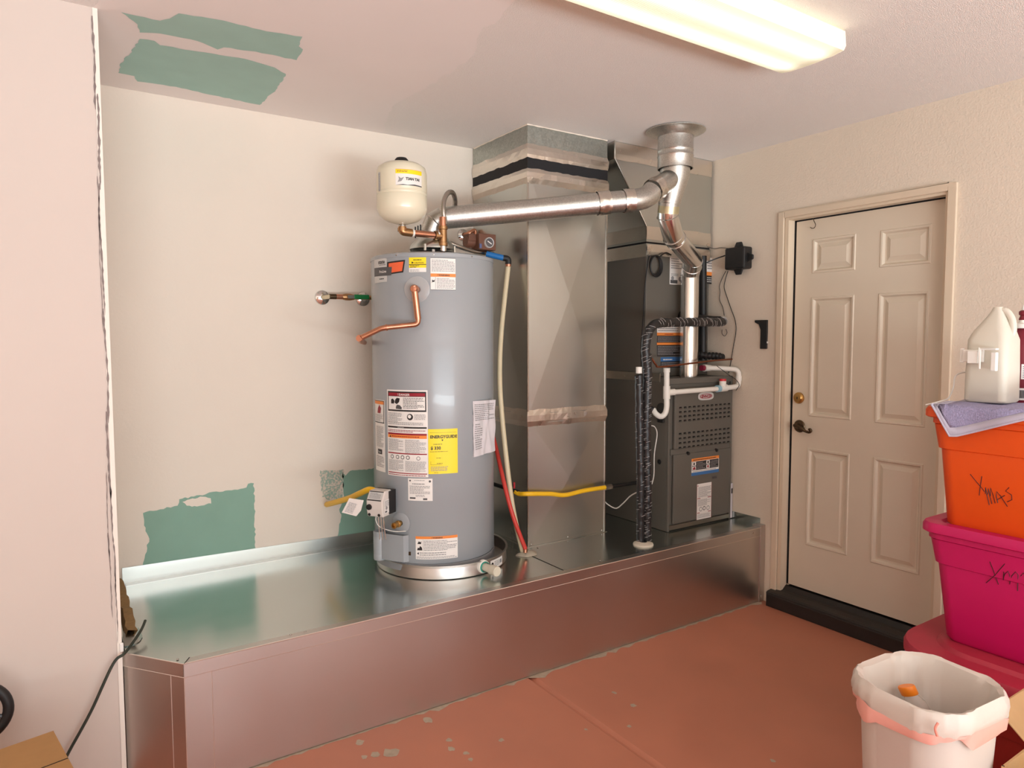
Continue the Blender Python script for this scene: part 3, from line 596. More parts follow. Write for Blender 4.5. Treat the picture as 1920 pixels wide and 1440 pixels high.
s = MB(); s.tube(fil([(1.30, YE_, ez0-.010), (1.30, YE_, zt+.004), (1.345, YE_, zt+.002)], .03, 8), .0175, 18); s.lathe([(.0205, 0), (.0205, .014), (.017, .015)], (1.30, YE_, ez0-.030), n=18); s.build('elbow', bronze, cpw)
s = MB(); s.cyl((1.345, YE_, zt+.002), te, .0145, 18); s.build('pipe', copper, cpw)
for x in (1.346, 1.47): MB().cyl((x, YE_, zt+.002), (x+.009, YE_, zt+.002), .0162, 16).build('thread_tape', pvc, cpw)
s = MB(); s.lathe([(.019, -.045), (.021, -.044), (.021, -.03), (.018, -.028), (.018, .028), (.021, .030), (.021, .044), (.019, .045)], te, n=22); s.lathe([(.0165, -.0), (.0165, -.03), (.0205, -.031), (.0205, -.042), (.018, -.043)], te, (1, 0, 0), 20); s.build('tee', bronze, cpw)
s = MB(); s.cyl(te+Vector((0, 0, .044)), te+Vector((0, 0, .085)), .0155, 18); s.build('adapter', copper, cpw)
s = MB(); s.cyl(te+Vector((0, 0, -.043)), (te.x, te.y, 1.844), .0165, 18); s.build('nipple', chrome, cpw)
def corrug(path, r, step=.0045):
    pts = rings(path, step); return MB().tube(pts, [r*(1 if i % 2 else .86) for i in range(len(pts))], 12)
fp = cr(PT((833, 412, YE_), (831, 392, YE_), (833, 374, YE_+.01), (840, 362, YE_+.03), (848, 361, YE_+.06), (853, 372, YE_+.10), (853, 386, YE_+.13), (849, 402, YE_+.17)), 10)
fx = thing('flexible_water_connector', fp[0], 'looped corrugated steel connector rising above the brass tee', 'hose')
corrug(fp, .0115).build('hose', steel, fx); s = MB(); s.cyl(fp[0]-Vector((0, 0, .02)), fp[0]+Vector((0, 0, .012)), .0135, 12); s.build('end_nut', steel, fx)
fp = cr(PT((842, 455, 2.98), (862, 463, 2.98), (884, 470, 3.0), (905, 474, 3.02), (925, 475, 3.06)), 10)
corrug(fp, .0115).build('flexible_connector', steel, label='braided steel hose lying behind the heater top toward the brown pump', cat='hose')
# chrome wall flanges behind
c = P('y', YB-.002, 868, 441)
s = MB(); s.lathe([(.034, 0), (.032, .006), (.016, .014), (.013, .014)], c, (0, -1, 0), 26); fg = s.build('pipe_flange', chrome, label='chrome wall flange under the silver vent with a copper stub', cat='flange')
s = MB(); s.tube(fil([c+Vector((0, -.004, 0)), c+Vector((0, -.05, 0)), c+Vector((.05, -.05, .03)), c+Vector((.05, -.05, -.04))], .02), .0105, 12); s.build('copper_stub', copper, fg)

# pump with timer
pm = thing('recirculation_pump', P('y', 3.0, 905, 472), 'brown pump with a round timer dial behind the heater top', 'pump')
def q3(px, py, y): return P('y', y, px, py)
a, b = q3(893, 437, 3.0), q3(928, 470, 3.0)
s = MB(); s.box(a.x+.01, b.x, 2.99, 3.07, b.z, a.z); s.build('timer_box', brown_b, pm, bevel=.003)
c = q3(917, 455, 2.985)
s = MB(); s.lathe([(0, .004), (.021, .004), (.025, .007), (.0265, .004), (.0265, -.01)], c, (0, -1, 0), 30); dl = s.build('timer_dial', mat('dial_rim', (205, 200, 195), .35), pm)
s = MB(); s.lathe([(0, .0048), (.0215, .0048)], c, (0, -1, 0), 30); s.build('dial_face', mat('dial_face', (88, 84, 86), .4), dl)
s = MB(); s.obox(c+Vector((0, -.006, 0)), (.012, 0, -.007), (.0012, 0, .002), (0, .0006, 0)); s.build('pointer', white_p, dl)
a, b = q3(876, 438, 3.03), q3(900, 466, 3.03); s = MB(); s.lathe([(.0, 0), (.028, 0), (.028, .05), (.032, .052), (.032, .065), (0, .065)], (a.x, 3.05, (a.z+b.z)/2-.004), (1, 0, 0), 24); s.box(a.x+.004, b.x+.03, 3.02, 3.08, (a.z+b.z)/2, a.z); s.build('motor', brown_b, pm, bevel=.002)
s = MB(); c = q3(901, 461, 2.985); s.obox(c, (.006, 0, 0), (0, .002, 0), (0, 0, .011)); s.build('badge', mat('badge_blue', (90, 100, 140), .3), pm)
bp = thing('blue_pipe_run', q3(908, 476, 3.0), 'short blue pipe with black elbow at the right of the heater top', 'pipe')
A, B = q3(912, 476, 3.0), q3(945, 484, 2.95)
s = MB(); s.cyl(A, B, .0145, 16); s.build('blue_pipe', blue_t, bp)
E_ = q3(953, 485, 2.94); s = MB(); s.tube(fil([B-(B-A).normalized()*.004, E_, E_+Vector((0, 0, -.028))], .012), .0155, 14); s.build('elbow', black_m, bp)
s = MB(); s.lathe([(.0135, -.040), (.0145, -.039), (.0145, -.026)], E_, n=14); s.build('copper_ring', copper, bp)
tp = [E_+Vector((0, 0, -.035))]+PT((946, 560, 2.93), (940, 620, 2.92), (937, 680, 2.90), (938, 740, 2.87), (946, 830, 2.84), (958, 930, 2.80), (968, 985, 2.775), (980, 1034, 2.752))
s = MB(); s.tube(cr(tp, 8), .0125, 14); s.build('beige_drain_tube', tan_t, label='long beige plastic tube bowing down beside the square duct', cat='tube')
s = MB(); s.tube(cr(PT((918, 795, 2.97), (930, 840, 2.92), (945, 905, 2.80), (962, 968, 2.745), (985, 1029, 2.718)), 8), .0105, 12); rt_ = s.build('red_tube', red_t, label='straight red plastic tube slanting down into the platform beside the beige tube', cat='tube')
s = MB(); c = P('y', 2.718, 985, 1031); s.lathe([(.010, -.012), (.010, .004), (0, .004)], c, n=12); s.build('copper_end', copper, rt_)
s = MB(); c = P('z', ZP, 990, 1040); pts = jag([(c.x+(.055+.012*math.sin(3*t))*math.cos(t), c.y+(.045+.01*math.cos(2*t))*math.sin(t)) for t in [k*pi/9 for k in range(18)]], .003, .02)
s.loft([[(p.x, p.y, ZP+.001) for p in pts], [(c.x+(p.x-c.x)*.85, c.y+(p.y-c.y)*.85, ZP+.008) for p in pts], [(c.x+(p.x-c.x)*.35, c.y+(p.y-c.y)*.35, ZP+.018) for p in pts]], 0, True, True, True, True)
s.build('sealant_collar', mat('clear_sealant', (196, 184, 164), .3, alpha=.85), label='lumpy clear sealant collar around the tubes entering the platform', cat='sealant')

# wall shutoff with green handle
sv = thing('shutoff_valve', P('y', 3.31, 640, 568), 'brass shutoff valve with green handle left of the heater', 'valve')
c = P('y', YB-.002, 604, 558)
MB().lathe([(.036, 0), (.034, .007), (.018, .016), (.012, .017)], c, (0, -1, 0), 30).build('wall_flange', chrome, sv)
y_ = 3.30; a = P('y', y_, 622, 556)
s = MB(); s.cyl(c+Vector((0, -.012, 0)), a+Vector((-.004, 0, 0)), .0105, 14); s.build('pipe_stub', tan_t, sv)
xs_ = [P('y', y_, q, 556).x for q in (618, 630, 642, 648, 656, 664, 700, 740)]; z_ = a.z
s = MB(); s.tube([(xs_[0], y_, z_), (xs_[1], y_, z_)], .013, 14); s.build('elbow', dark_bronze, sv)
s = MB(); s.tube([(xs_[1], y_, z_), (xs_[2], y_, z_)], .0125, 14); s.build('coupling', copper, sv)
s = MB(); s.tube([(xs_[2], y_, z_), (xs_[3], y_, z_), (xs_[4], y_, z_), (xs_[5], y_, z_)], [.0125, .017, .017, .013], 14); s.build('valve_body', bronze, sv)
s = MB(); s.tube([(xs_[5], y_, z_), (xs_[7], y_, z_)], .0105, 14); s.build('pipe', bronze, sv)
a, b = P('y', y_-.03, 664, 556), P('y', y_-.03, 692, 556)
s = MB(); s.box(a.x, b.x, y_-.034, y_-.028, z_-.010, z_+.012); s.build('handle', mat('green_handle', (20, 120, 62), .35), sv, bevel=.002)
s = MB(); s.box(P('y', y_-.03, 652, 556).x, a.x, y_-.032, y_-.016, z_-.008, z_+.008); s.build('handle_stem', steel, sv)
c = P('y', YB-.002, 680, 561); MB().lathe([(.036, 0), (.034, .007), (.018, .016), (.012, .017)], c, (0, -1, 0), 30).build('wall_flange', chrome, label='chrome wall flange half hidden behind the green valve handle', cat='flange')
# yellow gas hoses
g1 = thing('yellow_gas_hose', P('y', YB-.02, 616, 946), 'yellow gas hose from the green patched wall to the heater valve', 'hose')
s = MB(); s.tube(cr(PT((613, 946, 3.35), (628, 942, 3.22), (655, 934, 3.05), (675, 925, 2.93), (694, 918, 2.86), (712, 926, 2.84)), 8), .0135, 14); s.build('hose', yel_t, g1)
g2 = thing('yellow_gas_hose', P('y', 2.80, 1060, 930), 'yellow gas hose strung across the front of the square duct', 'hose')
s = MB(); s.tube(cr(PT((966, 922, 2.87), (974, 926, 2.845), (990, 926, 2.80), (1030, 926, 2.79), (1060, 928, 2.79), (1095, 920, 2.79), (1134, 914, 2.79)), 8), .0115, 14); s.build('hose', yel_t, g2)
a, b = P('y', 2.79, 1134, 914), P('y', 2.79, 1146, 912)
s = MB(); s.tube([a, b], .016, 6); s.build('nut', steel, g2)
s = MB(); s.tube([b, P('y', 2.79, 1160, 910), P('y', 2.79, 1225, 900)], .010, 12); s.build('black_pipe', black_m, g2)
a = P('y', 2.875, 965, 921); s = MB(); s.tube([P('y', 3.02, 920, 906), P('y', 2.93, 945, 914), a], .010, 12); s.build('black_pipe', black_m, g2)
s = MB(); s.tube([a, P('y', 2.855, 972, 924)], .014, 6); s.build('nut', black_m, g2)
s = MB(); c = P('y', 2.87, 964, 910); s.obox(c, (.005, 0, 0), (0, .004, 0), (0, 0, .016)); s.build('red_handle', mat('red_handle', (170, 30, 40), .4), g2, bevel=.002)

# ------------------------------------------------------------------ return duct
D0, D1, DYF, DYB = 1.974, 2.482, 2.84, YB-.004
du = thing('return_air_duct', ((D0+D1)/2, 3.1, ZP), 'tall square galvanized air duct standing between water heater and furnace', 'duct')
def ring_box(x0, x1, y0, y1, z0, z1): s = MB(); s.loft([[(x0, y0, z), (x1, y0, z), (x1, y1, z), (x0, y1, z)] for z in (z0, z1)], 0, False, True, False, False); return s
ring_box(D0-.002, D1+.002, DYF-.002, DYB, 2.40, ZC).build('ceiling_sleeve', galv_sp, du)
def tape(z0, z1, g=.006, name='foil_tape', x0=D0, x1=D1, y0=DYF, y1=DYB, parent=None):
    s = MB(); L = []
    per = [(x0, y1)]+[(x0, y1+(y0-y1)*i/12) for i in range(1, 12)]+[(x0, y0)]+[(x0+(x1-x0)*i/14, y0) for i in range(1, 14)]+[(x1, y0), (x1, y1)]
    for k in range(4):
        row = []
        for (x, y) in per:
            gg = g+random.uniform(-.0012, .0018) if 0 < k < 3 else .001
            row.append((x-(gg if x < x1-.001 else -gg), y-gg if y < y1 else y, z0+(z1-z0)*k/3+(random.uniform(-.003, .003) if k in (0, 3) else 0)))
        L.append(row)
    s.loft(L, 0, False, False, False, False); return s.build(name, foil, parent or du)
tape(2.344, 2.427, .008); tape(2.232, 2.314, .010)
ring_box(D0-.004, D1+.004, DYF-.004, DYB, 2.30, 2.36).build('flexible_collar', mat('black_canvas', (22, 21, 24), .7), du)
s = MB(); ck = [(D0-.003, YB-.02)]+[(D0-.004, YB-.02+(DYF-YB+.02)*i/14) for i in range(1, 14)]+[(D0-.004, DYF-.004)]+[(D0+(D1-D0)*i/16, DYF-.004) for i in range(1, 17)]
s.tube([(x+random.uniform(-.001, .001), y+random.uniform(-.001, .001), ZC-.002) for x, y in ck], [random.uniform(.0015, .005) for _ in ck], 6); s.build('caulk', mat('white_caulk', (240, 226, 210), .6), du)
def duct_sec(z0, z1, name):
    s = MB(); zc = (z0+z1)/2; bl = .012
    faces = [((D0, DYF), (D1, DYF), (0, -1)), ((D0, DYB), (D0, DYF), (-1, 0)), ((D1, DYF), (D1, DYB), (1, 0))]
    for (a, b, n_) in faces:
        A0, B0, B1, A1 = Vector((*a, z0)), Vector((*b, z0)), Vector((*b, z1)), Vector((*a, z1))
        h = .003
        c = Vector(((a[0]+b[0])/2+n_[0]*bl, (a[1]+b[1])/2+n_[1]*bl, zc))
        c1, c2 = c+Vector((0, 0, h)), c-Vector((0, 0, h))
        s.add([A0, B0, B1, A1, c1, c2], [(0, 1, 5), (1, 2, 4, 5), (2, 3, 4), (3, 0, 5, 4)])
    return s.build(name, galv, du, normals=False)
duct_sec(1.075, 2.305, 'upper_duct'); duct_sec(ZP+.002, 1.075, 'lower_duct')
for x in (D0, D1):
    s = MB(); s.box(x-.003, x+.003, DYF-.004, DYF+.003, ZP+.002, 1.03); s.build('corner_seam', steel, du)
    s = MB(); s.box(x-.004, x+.004, DYF-.005, DYF+.003, 1.11, 2.235); s.build('corner_seam', steel, du)
s = ring_box(D0-.005, D1+.005, DYF-.005, DYB, 1.048, 1.098); s.build('slip_joint', galv, du)
tape(1.03, 1.118, .007)
for (x, y) in ((D0+.02, DYF-.004), ((D0+D1)/2+.0, DYF-.004), (D1-.02, DYF-.004)): MB().lathe([(0, .003), (.004, 0)], (x, y, ZP+.012), (0, -1, 0), 8).build('screw', steel, du)
s = MB(); s.box(D0-.012, D0, DYF, DYB, ZP, ZP+.003); s.box(D0-.012, D1+.01, DYF-.012, DYF, ZP, ZP+.003); s.build('base_flange', galv_top, du)

# ------------------------------------------------------------------ furnace, coil cabinet and supply plenum
FX0, FX1, FY, FZ = 2.754, 3.272, 2.648, 1.256
fu = thing('furnace', ((FX0+FX1)/2, 3.0, ZP), 'dark grey gas furnace with slotted upper door and red oval badge', 'furnace')
s = MB(); s.box(FX0, FX1, FY, 3.34, ZP+.001, FZ); s.build('cabinet', dgrey, fu, bevel=.003)
s = MB(); s.box(FX0-.001, FX1+.001, FY-.012, FY+.02, FZ-.03, FZ+.002); s.build('top_lip', dgrey, fu, bevel=.003)
s = MB(); s.box(FX0, FX0+.014, FY-.012, FY, ZP+.001, FZ-.03); s.build('side_rail', dgrey, fu, bevel=.002)
s = MB(); s.box(FX1-.014, FX1, FY-.012, FY, ZP+.001, FZ-.03); s.build('side_rail', dgrey, fu, bevel=.002)
s = MB(); s.box(FX0+.014, FX1-.014, FY-.014, FY, ZP+.008, ZP+.032); s.build('base_rail', mat('base_rail', (120, 112, 100), .4, metal=.6), fu, bevel=.002)
s = MB(); s.box(FX0+.04, FX1-.016, FY-.020, FY-.002, .872, FZ-.052); ud = s.build('upper_door', dgrey, fu, bevel=.005)
s = MB(); s.box(FX0+.04, FX1-.016, FY-.016, FY-.002, ZP+.038, .842); s.build('lower_door', dgrey, fu, bevel=.005)
s = MB(); s.box(FX0+.02, FX1-.016, FY-.010, FY, .842, .872); s.build('door_rail', dgrey, fu)
for q in ((1289, 850), (1342, 844)):
    c = P('y', FY-.01, *q); MB().lathe([(0, .012), (.009, .011), (.011, 0)], c, (0, -1, 0), 14).build('door_knob', black_m, fu)
s = MB(); h = MB()
for bank in ((1.105, 1.033), (.963, .886)):
    for r_ in range(4):
        for k in range(12):
            z = bank[0]+(bank[1]-bank[0])*r_/3-.006; x = 2.835+.397*k/11
            s.box(x-.009, x+.009, FY-.0212, FY-.0195, z-.004, z+.004)
            h.add([(x-.011, FY-.0212, z-.006), (x+.011, FY-.0212, z-.006), (x+.009, FY-.0275, z-.001), (x-.009, FY-.0275, z-.001)], [(0, 1, 2, 3)])
            h.add([(x-.011, FY-.0212, z-.008), (x+.011, FY-.0212, z-.008), (x+.009, FY-.0275, z-.001), (x-.009, FY-.0275, z-.001)], [(0, 1, 2, 3)])
s.build('louver_slots', dark_hole, fu, kind='stuff'); h.build('louver_lips', dgrey, fu, kind='stuff')
fmap = lambda x, z, off=.0205: (lambda u, v, hh: Vector((x+u, FY-off-hh, z+v)))
ov = [(.064+.064*math.copysign(abs(math.cos(t))**.6, math.cos(t)), .026+.022*math.copysign(abs(math.sin(t))**.7, math.sin(t))) for t in [k*pi/14 for k in range(28)]]
iv = [(.064+.050*math.cos(t), .026+.014*math.sin(t)) for t in [k*pi/14 for k in range(28)]]; iv2 = [(.061+.045*math.cos(t), .026+.011*math.sin(t)) for t in [k*pi/14 for k in range(28)]]
sticker(fmap(2.972, 1.126), .128, .052, [('p', ov, LG, .0004), ('p', iv, RD, .0008), ('p', iv2, LG, .0011), ('t', 'LENNOX', .018, .0185, .021, RD, .0012, 1.0)], 'badge', fu, None, 'red and silver LENNOX badge')
o2 = .0165
sticker(fmap(2.932, .712, o2), .226, .096, [('r', 0, .080, .226, .096, OR), ('r', .004, .030, .222, .078, BK), ('l', .012, .083, .2, .093, 1, BK), ('r', .006, .056, .036, .076, WH, .0006), ('r', .006, .032, .036, .052, WH, .0006), ('r', .120, .056, .148, .076, WH, .0006), ('r', .120, .032, .148, .052, WH, .0006), ('p', [(.010, .034), (.032, .034), (.030, .046), (.022, .050), (.012, .044)], RD, .0008), ('c', .020, .066, .007, BK, .0008), ('c', .134, .066, .007, BK, .0008), ('c', .134, .042, .007, RD, .0008), ('l', .042, .034, .114, .074, 5, GY), ('l', .152, .034, .218, .074, 5, GY), ('r', 0, 0, .226, .018, BL), ('l', .01, .02, .2, .028, 1, GY)], 'warning_sticker', fu)
sticker(fmap(2.978, .458, o2), .122, .203, [('r', .0, .0, .002, .203, RD), ('r', .12, .0, .122, .203, RD), ('r', .006, .118, .03, .122, RD), ('r', .09, .118, .118, .122, RD), ('r', .006, .036, .026, .040, RD), ('r', .094, .036, .116, .040, RD), ('p', [(.004, .190), (.014, .190), (.009, .198)], RD), ('l', .012, .126, .116, .186, 9, GY), ('l', .010, .076, .116, .114, 7, GY), ('c', .034, .058, .013, GY), ('c', .034, .058, .009, WH, .0007), ('c', .062, .060, .012, CH), ('c', .062, .060, .008, WH, .0007), ('c', .094, .058, .013, GY), ('c', .094, .058, .009, WH, .0007), ('l', .008, .008, .112, .032, 4, GY)], 'instruction_sticker', fu)
sticker(fmap(3.10, .676, o2), .044, .018, [('r', 0, 0, .044, .018, CH), ('l', .004, .003, .04, .014, 2, BK)], 'rating_plate', fu, None)
c = Vector((FX0-.001, 2.70, .80)); MB().lathe([(0, .002), (.012, .0015), (.014, 0)], c, (-1, 0, 0), 16).build('knockout', black_m, fu)
c = P('x', FX0, 1240, 768); MB().lathe([(0, .004), (.034, .003), (.037, 0)], c, (-1, 0, 0), 24).build('knockout', mat('dark_grey_plastic', (60, 56, 52), .5), fu)
s = MB(); c = P('x', FX0-.006, 1239, 787); s.obox(c, (.006, 0, 0), (0, .022, 0), (0, 0, .016)); s.build('drain_port', black_m, fu, bevel=.004)
s = MB(); s.box(FX0-.003, FX0, 2.70, 3.3, FZ-.018, FZ+.028); s.build('foil_tape', foil, fu)

CY, CZ0, CZ1 = 2.825, FZ+.002, 1.945
co = thing('coil_cabinet', (3.02, 3.08, CZ0), 'dark grey coil cabinet sitting on top of the furnace', 'cabinet')
s = MB(); s.box(FX0+.006, XR-.022, CY, 3.34, CZ0, CZ1); s.build('cabinet', dgrey, co, bevel=.003)
s = MB(); s.box(FX0+.002, XR-.018, CY-.004, 3.34, CZ1-.010, CZ1+.052); s.build('top_flange', galv, co)
cm = lambda px, py: P('y', CY, px, py)
def cstk(p0, p1, items, name='sticker', base=WH):
    a, b = cm(*p0), cm(*p1); W, H = b.x-a.x, b.z-a.z
    return sticker(lambda u, v, h: Vector((a.x+u, CY-.001-h, a.z+v)), W, H, [i if not callable(i) else i for i in items(W, H)], name, co, base)
cstk((1255, 533), (1282, 482), lambda W, H: [('l', .01, H*.55, W*.9, H*.95, 5, GY), ('l', .01, H*.3, W*.6, H*.4, 2, GY), ('c', W*.2, H*.22, .012, GY), ('c', W*.75, H*.2, .014, GY), ('r', .006, .006, W*.55, .026, CH)])
cstk((1324, 532), (1336, 484), lambda W, H: [('r', 0, 0, W, H*.32, BK), ('r', 0, H*.32, W, H*.46, OR), ('l', .006, H*.55, W*.9, H*.95, 4, GY), ('l', .004, H*.05, W*.9, H*.28, 3, LG)])
cstk((1231, 668), (1276, 613), lambda W, H: [('l', .008, H*.84, W*.9, H*.98, 2, GY), ('r', 0, H*.70, W, H*.80, OR), ('r', 0, H*.46, W, H*.70, BK, .0005), ('l', .006, H*.48, W*.95, H*.68, 4, GY), ('r', 0, H*.38, W, H*.46, OR), ('r', 0, 0, W, H*.38, BK, .0005), ('l', .006, H*.03, W*.95, H*.36, 6, GY), ('l', .06, H*.72, W*.7, H*.78, 1, RD)])
cstk((1238, 690), (1276, 669), lambda W, H: [('r', 0, 0, W, H*.6, BK), ('r', 0, H*.6, W, H, BL), ('l', .006, H*.05, W*.9, H*.55, 3, GY), ('l', .02, H*.68, W*.6, H*.9, 1, WH)])

sp = thing('supply_plenum', (3.0, 3.08, CZ1+.05), 'tapered galvanized plenum rising from the coil cabinet to the ceiling', 'duct')
PXL, PY0 = 2.522, CY-.002; SX0, SX1 = FX0+.004, XR-.016
s = MB(); s.loft([[(SX0+.004, PY0+.004, z), (SX1-.004, PY0+.004, z), (SX1-.004, 3.34, z), (SX0+.004, 3.34, z)] for z in (CZ1+.045, CZ1+.085)], 0, False, True, False, False); s.build('flexible_collar', MATS['black_canvas'], sp)
z1, z2, z3 = CZ1+.062, 2.09, 2.425
fr = [(SX0, z1), (SX0, z2), (PXL, z3), (PXL, ZC), (SX1, ZC), (SX1, z1)]
s = MB(); n_ = len(fr)
cz = Vector(((SX0+SX1)/2-.05, PY0-.008, (z2+z3)/2+.02))
vf = [Vector((x, PY0, z)) for x, z in fr]; s.add(vf, [tuple(range(n_))])
vb = [Vector((x, 3.34, z)) for x, z in fr]
for i in range(3):
    a, b, c, d = vf[i], vf[i+1], vb[i+1], vb[i]
    if i == 1:
        nn = (b-a).cross(d-a).normalized(); nn = nn if nn.x < 0 else -nn; mid = (a+b+c+d)/4+nn*.006; s.add([a, b, c, d, mid], [(0, 1, 4), (1, 2, 4), (2, 3, 4), (3, 0, 4)])
    else: s.quad(a, b, c, d)
s.build('plenum', galv, sp, normals=False)
s = MB(); s.tube([vf[1]+Vector((-.002, -.003, 0)), vf[2]+Vector((-.002, -.003, 0)), vf[3]+Vector((-.002, -.003, 0))], .004, 6); s.build('edge_seam', steel, sp)
def flat_tape(x0, x1, y0, z0, z1, wrap=None):
    s = MB(); n_ = 10; L = []
    for k in range(4): L.append([(x0+(x1-x0)*i/n_, y0-(.002+random.uniform(0, .0015) if 0 < k < 3 else .0005), z0+(z1-z0)*k/3+random.uniform(-.002, .002)) for i in range(n_+1)])
    s.loft(L, 0, False, False, False, False)
    if wrap: s.loft([[(x0-.002-random.uniform(0, .001), y0+(wrap-y0)*i/8, z) for i in range(9)] for z in (z0, z1)], 0, False, False, False, False)
    return s.build('foil_tape', foil, sp)
flat_tape(SX0, SX1, PY0-.001, z1+.012, z2+.002, 3.3); flat_tape(PXL, SX1, PY0-.001, z3-.005, ZC-.004, 3.3)
flat_tape(SX0+.002, SX1-.01, CY-.005, CZ1-.012, CZ1+.048)
flat_tape(SX0, SX0+.001, CY-.004, CZ1-.02, CZ1+.05, 3.3)

# ------------------------------------------------------------------ flue vents
fv = thing('furnace_flue', (3.01, 2.735, FZ), 'bright metal flue pipe zigzagging from furnace top to ceiling', 'vent pipe')
VY = 2.735; b0 = Vector((P('y', VY, 1291, 700).x, VY, FZ))
v1 = Vector((b0.x, VY, P('y', VY, 1293, 512).z)); CC = Vector((2.652, 2.515, ZC))
v2 = P('y', 2.66, 1300, 488); v3 = P('y', 2.585, 1262, 443); v4 = P('y', 2.545, 1252, 405); v5 = P('y', 2.53, 1255, 380); v6 = P('y', 2.518, 1265, 330); v7 = Vector((CC.x, CC.y, P('y', CC.y, 1266, 300).z))
s = MB(); s.cyl(b0, v1, .0505, 30); s.build('riser', alum, fv)
s = MB(); s.tube([v1+Vector((0, 0, -.012)), v1, v1+(v2-v1)*.45, v2], [.0535, .0535, .053, .0515], 28); s.build('elbow', alum, fv)
s = MB(); s.tube([v1+(v2-v1)*.55, v2, v3], .0505, 28); s.build('slant_pipe', alum, fv)
s = MB(); s.tube([v2+(v3-v2)*.92, v3+(v4-v3)*.15, v3+(v4-v3)*.5, v4, v4+(v5-v4)*.5], [.0535, .0535, .053, .052, .052], 28); s.build('elbow', alum, fv)
for p, q in ((v1, Vector((0, 0, 1))), (v1+Vector((0, 0, -.012)), Vector((0, 0, 1))), (v3, (v4-v2).normalized()), (v2+(v3-v2)*.86, (v3-v2).normalized()), (v4, (v5-v3).normalized()), (v2*.55+v1*.45, (v2-v1).normalized())):
    MB().tube([p-q*.003, p, p+q*.003], [.052, .0558, .052], 28).build('seam_ring', chrome, fv)
s = MB(); s.tube([v4+(v5-v4)*.3, v5], .0525, 28); s.build('sleeve', galv_v, fv)
lt = mat('yellowed_tape', (206, 196, 160), .35, metal=.8, var=.3, vscale=20)
s = MB(); m1 = v4+(v5-v4)*.2; m2 = v4+(v5-v4)*.75; s.tube([m1, m2], .0532, 28); s.build('tape_band', lt, fv)
s = MB(); s.tube([v5-(v6-v5)*.1, v5+(v6-v5)*.3, v6, v7], [.053, .060, .073, .077], 32); s.build('wye_body', galv_v, fv)
s = MB(); s.lathe([(.085, -.192), (.089, -.191), (.088, -.135), (.0905, -.131), (.088, -.127), (.088, -.108), (.0905, -.104), (.088, -.100), (.088, -.02), (.090, -.012), (.090, 0)], CC, n=40); s.build('ceiling_collar', galv_v, fv)
s = MB(); s.lathe([(.089, -.036), (.100, -.026), (.126, -.018), (.142, -.012), (.147, -.009), (.147, -.006), (.135, -.001), (.12, 0)], CC, n=44); s.build('ceiling_flange', galv_v, fv)
w0 = P('y', 2.49, 1224, 358); w1 = v5+(v6-v5)*.98
s = MB(); s.tube([w0, w1], [.051, .053], 26); s.build('wye_branch', galv_v, fv)

hv = thing('heater_flue', (HX, HY, 1.95), 'long horizontal galvanized vent pipe from heater hood to the flue wye', 'vent pipe')
h0 = Vector((HX, HY, 1.97)); h1 = P('y', 2.90, 832, 409); h2 = P('y', 2.51, 1184, 376)
def seg(a, b, r, name='gore', mm=galv_v): return MB().tube([a, b], r, 28).build(name, mm, hv)
k1 = Vector((HX-.01, HY, 1.985)); k2 = Vector((HX-.012, HY-.005, 2.0)); dirp = (h2-h1).normalized()
g0 = Vector((HX, HY, 1.955)); g1_ = P('y', HY, 804, 436); g2_ = P('y', HY-.01, 815, 418)
s = MB(); s.tube([g0, Vector((g1_.x+.02, HY, g1_.z-.02)), g1_+Vector((.01, 0, 0)), g2_, h1], .0535, 28); s.build('elbow', galv_v, hv)
for p, q in ((g1_+Vector((.01, 0, 0)), (g2_-g0).normalized()), (g2_, (h1-g1_).normalized()), (h1, dirp)): MB().tube([p-q*.003, p, p+q*.003], [.0535, .0562, .0535], 28).build('seam_ring', steel, hv)
s = MB(); s.tube([h1, h2], .051, 32); s.build('vent_run', galv_v, hv)
def crinkle(a, b, r, name='foil_tape'):
    n_ = 7; s = MB(); L = []; a, b = Vector(a), Vector(b); d = (b-a).normalized(); u = d.orthogonal().normalized(); v = d.cross(u)
    for i in range(n_+1):
        L.append([a+(b-a)*(i/n_)+(u*math.cos(t)+v*math.sin(t))*(r+.001+random.uniform(-.001, .004)) for t in [2*pi*j/28 for j in range(28)]])
    s.loft(L, 0, True, True, False, False); return s.build(name, foil, hv)
crinkle(h2-dirp*.17, h2-dirp*.11, .053); crinkle(h2-dirp*.04, h2+dirp*.01, .0535)
s = MB(); s.tube([h2-dirp*.02, h2+dirp*.02, P('y', 2.495, 1206, 372), P('y', 2.492, 1216, 367), w0], .0525, 28); s.build('end_elbow', galv_v, hv)
crinkle(w0-(w1-w0).normalized()*.005, w0+(w1-w0).normalized()*.05, .0545)
# slotted tab behind the expansion tank
s = MB(); a = P('y', HY-.05, 784, 434)
for k in range(3): s.box(a.x-.016+k*.013, a.x-.010+k*.013, HY-.05, HY-.047, a.z-.03+k*.006, a.z+.02+k*.006)
s.build('slotted_strap', black_m, hv)

